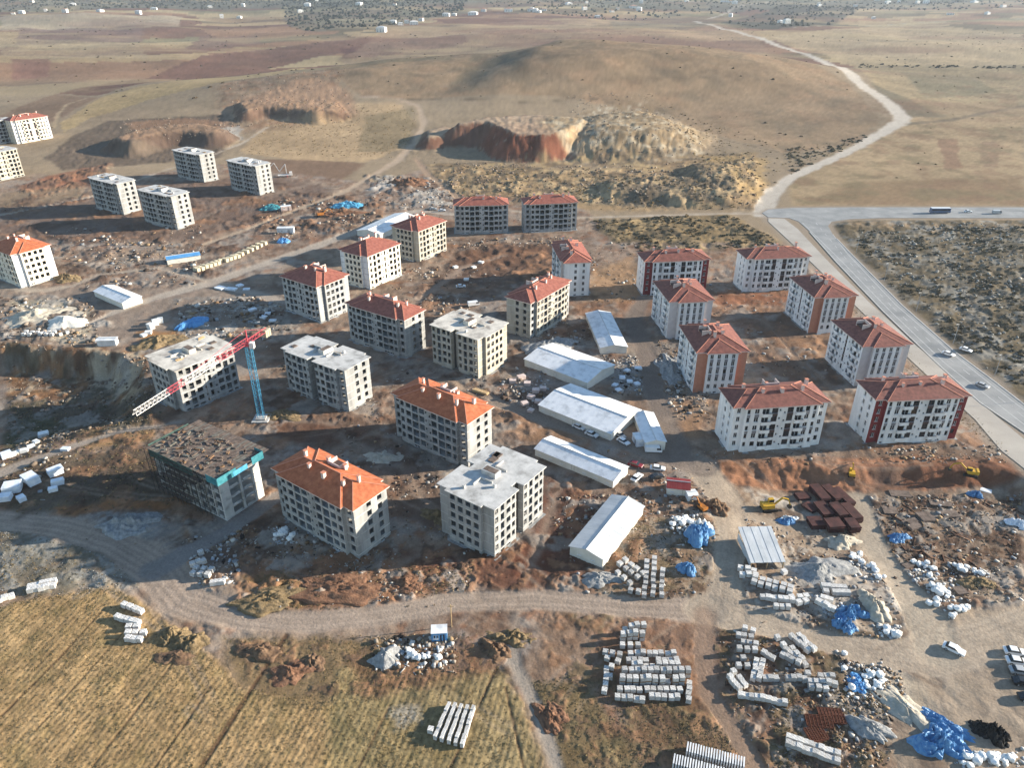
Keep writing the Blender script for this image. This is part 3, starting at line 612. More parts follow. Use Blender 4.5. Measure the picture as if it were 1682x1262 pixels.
# ------------------------------------------------------------------ mesh helpers
class MB:
    def __init__(s): s.v = []; s.f = []; s.m = []
    def quad(s, a, b, c, d, m=0):
        i = len(s.v); s.v += [a, b, c, d]; s.f.append((i, i+1, i+2, i+3)); s.m.append(m)
    def tri(s, a, b, c, m=0):
        i = len(s.v); s.v += [a, b, c]; s.f.append((i, i+1, i+2)); s.m.append(m)
    def box(s, c, d, m=0, rz=0.0, top=1.0):
        hx, hy, hz = d[0]/2, d[1]/2, d[2]/2; cr, sr = math.cos(rz), math.sin(rz); i = len(s.v)
        for z, k in ((-hz, 1.0), (hz, top)):
            for x, y in ((-hx, -hy), (hx, -hy), (hx, hy), (-hx, hy)):
                x *= k; y *= k
                s.v.append((c[0]+x*cr-y*sr, c[1]+x*sr+y*cr, c[2]+z))
        for q in ((0, 3, 2, 1), (4, 5, 6, 7), (0, 1, 5, 4), (1, 2, 6, 5), (2, 3, 7, 6), (3, 0, 4, 7)):
            s.f.append(tuple(i+k for k in q)); s.m.append(m)
    def prism(s, poly, z0, z1, m=0, mt=None, bottom=True):
        n = len(poly); i = len(s.v)
        s.v += [(p[0], p[1], z0) for p in poly]+[(p[0], p[1], z1) for p in poly]
        for k in range(n):
            j = (k+1) % n; s.f.append((i+k, i+j, i+n+j, i+n+k)); s.m.append(m)
        s.f.append(tuple(i+n+k for k in range(n))); s.m.append(m if mt is None else mt)
        if bottom: s.f.append(tuple(i+n-1-k for k in range(n))); s.m.append(m)
    def bar(s, a, b, r, m=0, n=4):
        a = Vector(a); b = Vector(b); d = b-a
        if d.length < 1e-6: return
        d.normalize(); u = d.cross(Vector((0, 0, 1)))
        if u.length < 1e-3: u = Vector((1, 0, 0))
        u.normalize(); w_ = d.cross(u); i = len(s.v)
        for p in (a, b):
            for k in range(n):
                an = 2*math.pi*(k+.5)/n; s.v.append(tuple(p+u*(r*math.cos(an))+w_*(r*math.sin(an))))
        for k in range(n):
            j = (k+1) % n; s.f.append((i+k, i+j, i+n+j, i+n+k)); s.m.append(m)
        s.f.append(tuple(i+n-1-k for k in range(n))); s.m.append(m); s.f.append(tuple(i+n+k for k in range(n))); s.m.append(m)
    def data(s, name, mats):
        me = bpy.data.meshes.new(name); me.from_pydata(s.v, [], s.f)
        for m in mats: me.materials.append(MATS[m])
        if len(mats) > 1: me.polygons.foreach_set('material_index', s.m)
        me.update(); return me
    def build(s, name, mats, parent=None):
        if isinstance(mats, str): mats = [mats]
        return link(name, s.data(name, mats), parent)
def link(name, data, parent=None, loc=None, rz=None):
    o = bpy.data.objects.new(name, data); COL.objects.link(o)
    if parent is not None: o.parent = parent
    if loc is not None: o.location = loc
    if rz is not None: o.rotation_euler = (0, 0, rz)
    return o
def tag(o, label, cat, group=None, kind=None):
    o['label'] = label
    if cat: o['category'] = cat
    if group: o['group'] = group
    if kind: o['kind'] = kind
    return o
def thing(name, label, cat, loc, rz=0.0, group=None):
    o = bpy.data.objects.new(name, None); COL.objects.link(o); o.location = loc; o.rotation_euler = (0, 0, rz)
    o.empty_display_size = .5
    return tag(o, label, cat, group)
def structure(o, label=None):
    o['kind'] = 'structure'
    if label: o['label'] = label
    return o
def np_mesh(name, V, F, cols=None, mat=None, smooth=False):
    me = bpy.data.meshes.new(name); nv, nf, k = len(V), len(F), F.shape[1]
    me.vertices.add(nv); me.vertices.foreach_set('co', np.ascontiguousarray(V, np.float32).ravel())
    me.loops.add(nf*k); me.loops.foreach_set('vertex_index', np.ascontiguousarray(F, np.int32).ravel())
    me.polygons.add(nf); me.polygons.foreach_set('loop_start', np.arange(0, nf*k, k, dtype=np.int32))
    me.polygons.foreach_set('loop_total', np.full(nf, k, np.int32))
    if smooth: me.polygons.foreach_set('use_smooth', np.ones(nf, bool))
    me.update(calc_edges=True)
    if cols is not None:
        a = me.color_attributes.new('Col', 'FLOAT_COLOR', 'POINT')
        a.data.foreach_set('color', np.ascontiguousarray(np.c_[cols, np.ones(len(cols))], np.float32).ravel())
    if mat: me.materials.append(MATS[mat])
    return me

# ------------------------------------------------------------------ ground, tracks, fields: one sheet cut along its zones
ii = (np.arange(NR-1)[:, None]*NC+np.arange(NC-1)[None, :]).ravel()
FQ = np.stack([ii, ii+1, ii+NC+1, ii+NC], 1)
zf = zone[FQ[:, 0]]
V3 = np.stack([X, Y, H], 1)
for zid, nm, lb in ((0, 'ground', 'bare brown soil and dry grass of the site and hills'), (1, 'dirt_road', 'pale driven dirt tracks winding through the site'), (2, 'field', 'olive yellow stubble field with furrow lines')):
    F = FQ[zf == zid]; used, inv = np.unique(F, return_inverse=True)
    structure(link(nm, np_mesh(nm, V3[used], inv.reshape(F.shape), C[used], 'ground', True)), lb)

# ------------------------------------------------------------------ paved roads
def sheet(name, px, z, mat, label, th=.25):
    P = GP(px); b = MB(); bm = bmesh.new()
    vsx = [bm.verts.new((p[0], p[1], z)) for p in P]; f = bm.faces.new(vsx); f.normal_update()
    if f.normal.z < 0: f.normal_flip()
    r = bmesh.ops.extrude_face_region(bm, geom=[f]); 
    for g in r['geom']:
        if isinstance(g, bmesh.types.BMVert): g.co.z -= th
    bmesh.ops.recalc_face_normals(bm, faces=bm.faces); bmesh.ops.triangulate(bm, faces=bm.faces)
    me = bpy.data.meshes.new(name); bm.to_mesh(me); bm.free(); me.materials.append(MATS[mat])
    return structure(link(name, me), label)
sheet('road', asph_px, .06, 'asphalt', 'grey asphalt road with side junction beside the scrub')
sheet('service_road', serv_px, .07, 'concrete_road', 'pale concrete service road behind the painted blocks')
def ribbon(name, px, wid, z, mat, dash=None, h=.004):
    P = GP(px); b = MB(); acc = 0
    for i in range(len(P)-1):
        a, c = P[i], P[i+1]; L = float(np.hypot(*(c-a))); d = (c-a)/L; n = np.array((-d[1], d[0]))*wid/2
        segs = [(0, L)] if not dash else [(s_, min(L, s_+dash[0])) for s_ in np.arange(0, L, dash[1])]
        for s0, s1 in segs:
            p, q = a+d*s0, a+d*s1
            b.prism([p-n, q-n, q+n, p+n], z, z+h)
    return structure(b.build(name, mat))
ribbon('lane_marking', [(1318, 366), (1381, 428), (1462, 511), (1552, 597), (1690, 704)], .35, .064, 'road_paint')
ribbon('lane_marking', [(1368, 385), (1391, 416), (1470, 500), (1560, 578), (1625, 630), (1690, 680)], .35, .064, 'road_paint')
ribbon('lane_marking', [(1340, 366), (1386, 421), (1466, 505), (1556, 587), (1690, 692)], .3, .064, 'road_paint', (4, 10))
ribbon('lane_marking', [(1400, 349), (1690, 349)], .4, .064, 'road_paint', (5, 12))
ribbon('kerb', [(1374, 392), (1395, 414), (1482, 502), (1568, 578), (1632, 626), (1690, 671)], .5, .0, 'kerb', None, .16)
ribbon('kerb', [(1690, 716), (1610, 662), (1541, 599), (1451, 512), (1373, 430), (1330, 381)], .5, .0, 'kerb', None, .16)

#BEGIN2
# ------------------------------------------------------------------ apartment blocks
FH, BASE, NF = 2.82, 1.4, 5
EAVE = BASE+FH*NF
OPN = {'w': (.75, 1.65), 'b': (.12, 2.2), 'p': (.55, 1.9), 's': (1.25, .75), 't': (.35, .75)}
DA = dict(L=29.0, W=13.2, nx=3.2, ny=1.0)
DB = dict(L=23.2, W=17.2, nx=1.0, ny=3.4)
def plan(kind, notch):
    d = DA if kind == 'A' else DB; l, w_, nx, ny = d['L']/2, d['W']/2, d['nx'], d['ny']
    pts = []
    def q(x, y): pts.append((x, y))
    q(-l+nx, -w_)
    if notch: q(-1.6, -w_); q(-1.6, -w_+2.4); q(1.6, -w_+2.4); q(1.6, -w_)
    q(l-nx, -w_); q(l-nx, -w_+ny); q(l, -w_+ny); q(l, w_-ny); q(l-nx, w_-ny); q(l-nx, w_)
    if notch: q(1.6, w_); q(1.6, w_-2.4); q(-1.6, w_-2.4); q(-1.6, w_)
    q(-l+nx, w_); q(-l+nx, w_-ny); q(-l, w_-ny); q(-l, -w_+ny); q(-l+nx, -w_+ny)
    return pts
def columns(kind, L, along_x, edge_i, mid_notch):
    """openings along one facade: (position from the middle, width, type)"""
    if kind == 'A':
        if along_x:
            if L > 18: return [(-10.2, 1.0, 'w'), (-7.7, 1.4, 'w'), (-5.0, 2.2, 'b'), (-2.2, 1.9, 'p'), (-.55, .6, 's'), (.95, .6, 't'), (2.6, 1.9, 'p'), (5.4, 2.2, 'b'), (8.0, 1.4, 'w'), (10.3, 1.0, 'w')]
            if L > 8: return [(-4.2, 1.0, 'w'), (-1.9, 1.3, 'w'), (.7, 1.8, 'b'), (2.9, .9, 'w'), (4.5, .6, 's')]
            if L > 2.9: return [(0, 1.1, 'w')]
            return []
        if L > 8: return [(-.6, 1.1, 'w'), (3.0, 1.1, 'w')] if edge_i % 2 else [(-3.0, 1.1, 'w'), (.6, 1.1, 'w')]
        return []
    if along_x:
        if L > 18: return [(-9.0, 1.05, 'w'), (-6.4, 1.6, 'b'), (-3.8, 1.4, 'w'), (-1.6, .7, 's'), (.3, 1.0, 'p'), (2.2, .7, 't'), (4.2, 1.4, 'w'), (6.8, 1.6, 'b'), (9.2, 1.05, 'w')]
        if L > 7: return [(-3.6, .95, 'w'), (-1.2, 1.4, 'b'), (1.3, 1.2, 'w'), (3.4, .9, 'w')]
        if L > 2.9: return [(0, .7, 's')]
        return []
    if L > 8: return [(-3.7, 1.15, 'w'), (-1.25, 1.15, 'w'), (1.25, 1.15, 'w'), (3.7, 1.15, 'w')]
    return []
WIN = {}
def window_mesh(w_, h, style):
    k = (round(w_, 2), round(h, 2), style)
    if k not in WIN:
        b = MB(); f = .07
        b.quad((-w_/2, .06, 0), (w_/2, .06, 0), (w_/2, .06, h), (-w_/2, .06, h), 1)
        for x in (-w_/2+f/2, w_/2-f/2): b.box((x, .03, h/2), (f, .10, h), 0)
        for z in (f/2, h-f/2): b.box((0, .03, z), (w_-2*f, .10, f), 0)
        if w_ > 1.0: b.box((0, .03, h/2), (f, .09, h-2*f), 0)
        if style != 'p': b.box((0, -.10, -.04), (w_+.16, .30, .07), 0)
        WIN[k] = b.data('window', ['window_white' if style != 'p' else 'panel_brown', 'glass'])
    return WIN[k]
BAL = {}
def balcony_mesh(style, wall):
    k = (style, wall)
    if k not in BAL:
        b = MB(); w_, d = 2.9, (.85 if style == 'painted' else .7)
        b.box((.25, -d/2, -.08), (w_, d, .16), 0)
        if style == 'painted':
            b.box((.25, -d+.05, .48), (w_, .08, .95), 0); b.box((.25-w_/2+.04, -d/2, .48), (.08, d-.1, .95), 0); b.box((.25+w_/2-.04, -d/2, .48), (.08, d-.1, .95), 0)
            b.box((.25, -d+.05, .99), (w_+.1, .14, .07), 1)
        else:
            b.box((.25, -d+.06, .22), (w_, .10, .44), 0)
        BAL[k] = b.data('balcony', [wall, 'panel_grey'])
    return BAL[k]
def make_walls(root, kind, pts, style, mats, rng, nf=NF, wins=True, accent_notch=True):
    wall, acc = mats
    b = MB(); n = len(pts); zb = -1.2
    for e in range(n):
        a = Vector((*pts[e], 0)); c = Vector((*pts[(e+1) % n], 0)); d = c-a; L = d.length; d.normalize()
        nrm = Vector((d.y, -d.x, 0)); along_x = abs(d.x) > .5
        notch_e = L < 5.2 and not (abs(a.x) < 1.7 and abs(c.x) < 1.7)
        mi = 1 if (notch_e and accent_notch) else 0
        ops = []
        for u0, w_, ty in columns(kind, L, along_x, e, False):
            if style != 'painted' and ty in 'wbp': w_ *= (1.36 if ty == 'w' else 1.05)
            uc = L/2+u0; sill, h = OPN[ty]
            for fl in range(nf):
                if wins is False: continue
                ops.append((uc-w_/2, uc+w_/2, BASE+fl*FH+sill, BASE+fl*FH+sill+h, ty, fl))
            if L > 8 and ty in 'wb' and rng.random() < .6: ops.append((uc-w_/2, uc+w_/2, .25, .95, 'base', -1))
        us = sorted(set([0.0, L]+[round(o[k], 3) for o in ops for k in (0, 1)]))
        vs_ = sorted(set([zb, BASE, EAVE if nf == NF else BASE+nf*FH]+[round(o[k], 3) for o in ops for k in (2, 3)]))
        P = lambda u, v, o=0.0: tuple(a+d*u-nrm*o+Vector((0, 0, v)))
        for i in range(len(us)-1):
            um = (us[i]+us[i+1])/2; colo = [o for o in ops if o[0] < um < o[1]]
            j = 0
            while j < len(vs_)-1:
                vm = (vs_[j]+vs_[j+1])/2
                if any(o[2] < vm < o[3] for o in colo): j += 1; continue
                j2 = j+1                     # merge solid cells upward
                while j2 < len(vs_)-1 and not any(o[2] < (vs_[j2]+vs_[j2+1])/2 < o[3] for o in colo): j2 += 1
                b.quad(P(us[i], vs_[j]), P(us[i+1], vs_[j]), P(us[i+1], vs_[j2]), P(us[i], vs_[j2]), mi); j = j2
        dep = .28
        for (u0, u1, v0, v1, ty, fl) in ops:
            b.quad(P(u0, v0), P(u0, v0, dep), P(u0, v1, dep), P(u0, v1), mi); b.quad(P(u1, v0, dep), P(u1, v0), P(u1, v1), P(u1, v1, dep), mi)
            b.quad(P(u0, v0), P(u1, v0), P(u1, v0, dep), P(u0, v0, dep), mi); b.quad(P(u0, v1, dep), P(u1, v1, dep), P(u1, v1), P(u0, v1), mi)
            rz = math.atan2(d.y, d.x)
            if style == 'painted' or ty == 'base' and style != 'slab':
                if rng.random() < .97:
                    link('window', window_mesh(u1-u0, v1-v0, 'p' if ty == 'p' else 'w'), root, P((u0+u1)/2, v0, .16), rz)
            if ty == 'b' and (style == 'painted' and L > 18 ):
                link('balcony', balcony_mesh(style, wall), root, P((u0+u1)/2, v0-.06), rz)
            if style == 'painted' and ty in 'pw' and fl in (1, 2, 3) and (ty == 'p' or (kind == 'B' and not along_x) or (kind == 'A' and abs((u0+u1)/2-L/2) > 6)):
                # dark panel joining this window to the one above
                h = FH-(v1-v0)
                if fl in (1, 3) or kind == 'B':
                    link('spandrel_panel', spandrel(u1-u0, h, 'panel_brown' if ty == 'p' and rng.random() < 2 else 'panel_grey'), root, P((u0+u1)/2, v1, -.012), rz)
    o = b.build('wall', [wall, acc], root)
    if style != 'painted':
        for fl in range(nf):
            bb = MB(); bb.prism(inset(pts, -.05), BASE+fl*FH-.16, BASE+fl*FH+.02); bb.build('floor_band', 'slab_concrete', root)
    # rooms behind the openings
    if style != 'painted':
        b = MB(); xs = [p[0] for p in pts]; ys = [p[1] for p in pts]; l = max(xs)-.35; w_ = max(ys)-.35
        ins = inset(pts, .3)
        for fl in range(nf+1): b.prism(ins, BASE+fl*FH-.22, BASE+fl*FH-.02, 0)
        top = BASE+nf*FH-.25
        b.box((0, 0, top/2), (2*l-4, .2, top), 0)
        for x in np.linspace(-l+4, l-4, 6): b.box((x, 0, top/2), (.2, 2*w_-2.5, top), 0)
        b.build('interior', 'interior_shade', root)
    return o
SPN = {}
def spandrel(w_, h, mat):
    k = (round(w_, 2), round(h, 2), mat)
    if k not in SPN:
        b = MB(); b.box((0, 0, h/2), (w_-.02, .05, h-.02)); SPN[k] = b.data('spandrel_panel', [mat])
    return SPN[k]
def inset(pts, d):
    n = len(pts); out = []
    for i in range(n):
        a, b_, c = Vector(pts[i-1]), Vector(pts[i]), Vector(pts[(i+1) % n])
        e1 = (b_-a).normalized(); e2 = (c-b_).normalized(); n1 = Vector((-e1.y, e1.x)); n2_ = Vector((-e2.y, e2.x))
        out.append(tuple(b_+(n1+n2_)*d))
    return out
def hip(b, Lx, Ly, z0, t, m=0, cx=0, cy=0):
    l, w_ = Lx/2, Ly/2; th = .28
    if l >= w_: r = [(cx-l+w_, cy, z0+w_*t), (cx+l-w_, cy, z0+w_*t)]
    else: r = [(cx, cy-w_+l, z0+l*t), (cx, cy+w_-l, z0+l*t)]
    c = [(cx-l, cy-w_, z0), (cx+l, cy-w_, z0), (cx+l, cy+w_, z0), (cx-l, cy+w_, z0)]
    if l >= w_:
        b.quad(c[0], c[1], r[1], r[0], m); b.tri(c[1], c[2], r[1], m); b.quad(c[2], c[3], r[0], r[1], m); b.tri(c[3], c[0], r[0], m)
        lines = [(c[0], r[0]), (c[3], r[0]), (c[1], r[1]), (c[2], r[1]), (r[0], r[1])]
    else:
        b.tri(c[0], c[1], r[0], m); b.quad(c[1], c[2], r[1], r[0], m); b.tri(c[2], c[3], r[1], m); b.quad(c[3], c[0], r[0], r[1], m)
        lines = [(c[0], r[0]), (c[1], r[0]), (c[2], r[1]), (c[3], r[1]), (r[0], r[1])]
    lo = [(x, y, z-th) for x, y, z in c]
    for i in range(4): b.quad(lo[i], lo[(i+1) % 4], c[(i+1) % 4], c[i], m+1)
    b.quad(lo[3], lo[2], lo[1], lo[0], m+1)
    return lines
def tiled_roof(root, kind, tile, rng, tan=.42):
    d = DA if kind == 'A' else DB; L, W = d['L']+1.3, d['W']+1.3
    b = MB(); z = EAVE+.28
    ln = hip(b, L, W-2*d['ny'], z, tan); ln += hip(b, L-2*d['nx'], W, z+.012, tan)
    ro = b.build('roof', [tile, 'chimney_plaster'], root)
    b = MB()
    for p, q in ln: b.bar(p, q, .13, 0, 4)
    b.build('ridge_tile', 'ridge_tile', ro)
    wm = min(L-2*d['nx'], W)/2; zr = z+wm*tan
    nose = max(0, (L-W)/2)
    spots = [(-nose-1.0, 1.4), (nose*.9+.6, -1.6), (-2.2, 2.6), (2.6, 2.9), (1.2, -2.4), (nose+2.4, 1.6), (-nose*.5-1, -2.2)]
    for (x, y) in spots:
        if rng.random() < .22: continue
        y += rng.uniform(-.5, .5); x += rng.uniform(-.8, .8)
        zz = z+(wm-abs(y))*tan; h = rng.uniform(.9, 1.6); s_ = rng.uniform(.6, .95)
        c = MB(); c.box((x, y, zz-.5+h/2), (s_, s_*rng.uniform(.8, 1.3), h+1.0)); c.box((x, y, zz+h+.06), (s_+.2, s_*1.1+.2, .12), 1)
        c.build('chimney', ['chimney_plaster', 'ridge_tile'], ro)
    # light well with low parapets on the rear slope
    c = MB(); y0 = 3.4; zz = z+(wm-y0)*tan
    c.box((-2.0, y0, zz+.35), (.22, 3.0, 2.0)); c.box((2.0, y0, zz+.35), (.22, 3.0, 2.0)); c.box((0, y0-1.5, zz+.65), (4.22, .22, 1.7)); c.box((0, y0+.1, zz+.05), (3.8, 2.8, .3), 1)
    c.build('light_well', ['chimney_plaster', 'panel_brown'], ro)
    return ro
def flat_roof(root, kind, pts, mat, rng):
    b = MB(); b.prism(inset(pts, -.55), EAVE-.02, EAVE+.24); ro = b.build('roof_slab', mat, root)
    zt_ = EAVE+.24
    c = MB(); c.box((0, .4, zt_+.7), (2.5, 4.4, 1.4)); c.box((0, .4, zt_+1.43), (1.9, 3.8, .06), 1); c.build('stair_shaft', [mat, 'formwork'], ro)
    d = DA if kind == 'A' else DB
    for i in range(5):
        x = rng.choice((-1, 1))*rng.uniform(3, d['L']/2-2.5); y = rng.uniform(-d['W']/2+2.2, d['W']/2-2.2)
        c = MB(); k = rng.random()
        if k < .45: c.box((x, y, zt_+.12), (rng.uniform(1.5, 2.4), rng.uniform(1.2, 2), .24), 0, rng.choice((0, .02)))
        elif k < .75:
            for j in range(4): c.box((x+rng.uniform(-.4, .4), y+j*.35, zt_+.08+.05*j), (rng.uniform(1.8, 3), .2, .15), 1, rng.uniform(-.2, .2))
        else: c.box((x, y, zt_+.45), (.7, .7, .9), 2)
        c.build('roof_hatch' if k < .45 else 'timber_pile' if k < .75 else 'duct_stub', ['formwork', 'timber', 'slab_concrete'], ro)
    for sx in (-1, 1):
        c = MB(); c.box((sx*4.6, 1.2, zt_+.3), (3.4, .25, .6)); c.box((sx*3.0, -.6, zt_+.3), (.25, 3.4, .6)); c.build('upstand', mat, ro)
    return ro
def block(name, label, group, cx, cy, az, kind, style, wall, acc, roof, seed, nf=5):
    global NF, EAVE
    NF = nf; EAVE = BASE+FH*NF; z = 0.0
    rng = random.Random(seed); root = thing(name, label, 'building', (cx, cy, z), R(az), group)
    slab = style == 'slab'; pts = plan(kind, seed in (3, 4, 5))
    make_walls(root, kind, pts, style, (wall, acc), rng, NF)
    if slab: flat_roof(root, kind, pts, roof, rng)
    else: tiled_roof(root, kind, roof, rng)
    b = MB(); b.prism(inset(pts, -.7), -.9, .10); b.build('plinth', 'gravel_grey', root)
    return root
GP_, GS, GC = 'finished painted apartment blocks', 'bare flat slab apartment blocks', 'unpainted tiled apartment blocks'
AB = 'apartment_block'
# cx, cy, heading of the long side, plan type
for a in (
    (AB, 'grey concrete block with bright orange tiled roof beside the curved dirt road', GC, -46.4, 157.4, -36, 'A', 'raw', 'raw_concrete', 'raw_concrete', 'orange_tiles', 1),
    (AB, 'grey concrete block with orange red roof between two flat slab blocks', GC, -21.0, 196.4, -37, 'A', 'raw', 'raw_concrete', 'raw_concrete', 'orange_tiles', 2),
    (AB, 'pale flat roofed concrete block with an H shaped slab beside long white shed', GS, -5.0, 158.4, 54, 'B', 'slab', 'raw_concrete', 'raw_concrete', 'slab_concrete', 3),
    (AB, 'flat roofed concrete block with low roof walls beside blue crane mast', GS, -62.6, 228.1, -34, 'A', 'slab', 'raw_concrete', 'raw_concrete', 'slab_concrete', 4),
    (AB, 'beige flat roofed block with timber edge beside red roofed grey block', GS, -15.5, 251.3, -36, 'B', 'slab', 'beige_concrete', 'beige_concrete', 'stained_slab', 5),
    (AB, 'grey concrete block with long red roof touching the beige slab block', GC, -48.3, 267.2, -34, 'A', 'raw', 'raw_concrete', 'raw_concrete', 'red_tiles', 6),
    (AB, 'grey block with red roof next to the white walled block', GC, -82.5, 299.9, -35, 'B', 'raw', 'grey_block', 'grey_block', 'red_tiles', 7),
    (AB, 'white walled block with red roof beside the dirt road', GC, -65.4, 336.8, 56, 'B', 'raw', 'cream_paint', 'white_paint', 'red_tiles', 8),
    (AB, 'beige walled block with red roof behind the white walled block', GC, -46.7, 372.6, 56, 'B', 'raw', 'beige_concrete', 'beige_concrete', 'red_tiles', 9),
    (AB, 'grey block with red roof facing the dug soil, nearer to the dirt crossroads', GC, -17.0, 411.0, 4, 'A', 'raw', 'grey_block', 'grey_block', 'red_tiles', 10),
    (AB, 'light grey block with red roof at the foot of the quarry mound', GC, 20.5, 414.5, 8, 'A', 'raw', 'grey_block', 'grey_block', 'red_tiles', 11),
    (AB, 'beige block with red roof and scaffold strewn yard behind the white sheds', GC, 10.8, 285.2, 55, 'A', 'raw', 'beige_concrete', 'raw_concrete', 'red_tiles', 12),
    (AB, 'narrow ended white and grey block with red roof beside the dry grass slope', GC, 26.7, 329.7, 97, 'A', 'painted', 'white_paint', 'grey_paint', 'red_tiles', 13),
    (AB, 'white block with dark red corner panels in front of the scrub slope', GP_, 72.0, 324.0, 7, 'A', 'painted', 'white_paint', 'maroon_paint', 'brown_tiles', 14),
    (AB, 'plain white block with brown roof beside the top of the service road', GP_, 117.5, 327.6, 7, 'A', 'painted', 'white_paint', 'white_paint', 'brown_tiles', 15),
    (AB, 'white block with grey corner panels beside the narrow white shed', GP_, 68.1, 283.0, 97, 'B', 'painted', 'white_paint', 'grey_paint', 'brown_tiles', 16),
    (AB, 'white block with orange corner panels beside the concrete service road', GP_, 125.5, 287.7, 97, 'B', 'painted', 'white_paint', 'orange_paint', 'brown_tiles', 17),
    (AB, 'white block with orange corner panels beside heaped grey rubble', GP_, 70.0, 239.2, 94, 'B', 'painted', 'white_paint', 'orange_paint', 'brown_tiles', 18),
    (AB, 'white block with pale grey corner panels beside the concrete service road', GP_, 126.8, 244.2, 97, 'B', 'painted', 'white_paint', 'grey_paint', 'brown_tiles', 19),
    (AB, 'white block with plain corners and balconies above the orange bank', GP_, 79.1, 199.4, 7, 'A', 'painted', 'white_paint', 'white_paint', 'brown_tiles', 20),
    (AB, 'white block with dark red corner panels above the orange bank', GP_, 123.0, 203.6, 5, 'A', 'painted', 'white_paint', 'maroon_paint', 'brown_tiles', 21),
    (AB, 'grey slab block farthest from the cream pallets, beside the yellow field', GS, -216, 527, -34, 'A', 'slab', 'raw_concrete', 'raw_concrete', 'slab_concrete', 22, 6),
    (AB, 'grey slab block beside the concrete pump truck', GS, -169, 495.5, -36, 'A', 'slab', 'raw_concrete', 'raw_concrete', 'slab_concrete', 23, 6),
    (AB, 'grey slab block at the end of the narrow left track', GS, -236.4, 451.5, -34, 'A', 'slab', 'raw_concrete', 'raw_concrete', 'slab_concrete', 24, 6),
    (AB, 'grey slab block standing on dark fill, corner turned to the red roofed blocks', GS, -195, 424.2, -32, 'A', 'slab', 'raw_concrete', 'raw_concrete', 'slab_concrete', 25, 6),
    (AB, 'cream walled block with orange red roof beside the low white shed', GC, -227.8, 338.2, -34, 'B', 'raw', 'cream_paint', 'white_paint', 'orange_tiles', 26),
    (AB, 'white walled block with small red roof below the bare far hillside', GC, -399, 652, 55, 'A', 'painted', 'cream_paint', 'white_paint', 'red_tiles', 27, 6),
    (AB, 'dark grey slab block beside the far white walled block', GS, -421, 640, 55, 'A', 'slab', 'grey_block', 'grey_block', 'slab_concrete', 28, 6),
    (AB, 'beige flat roofed block beside the orange soil bank', GS, -352, 529, 60, 'B', 'slab', 'beige_concrete', 'beige_concrete', 'slab_concrete', 29, 6),
    (AB, 'flat roofed concrete block with stained slab behind the crane jib', GS, -108.0, 228.6, 52, 'B', 'slab', 'raw_concrete', 'raw_concrete', 'stained_slab', 30),
):
    block(*a)

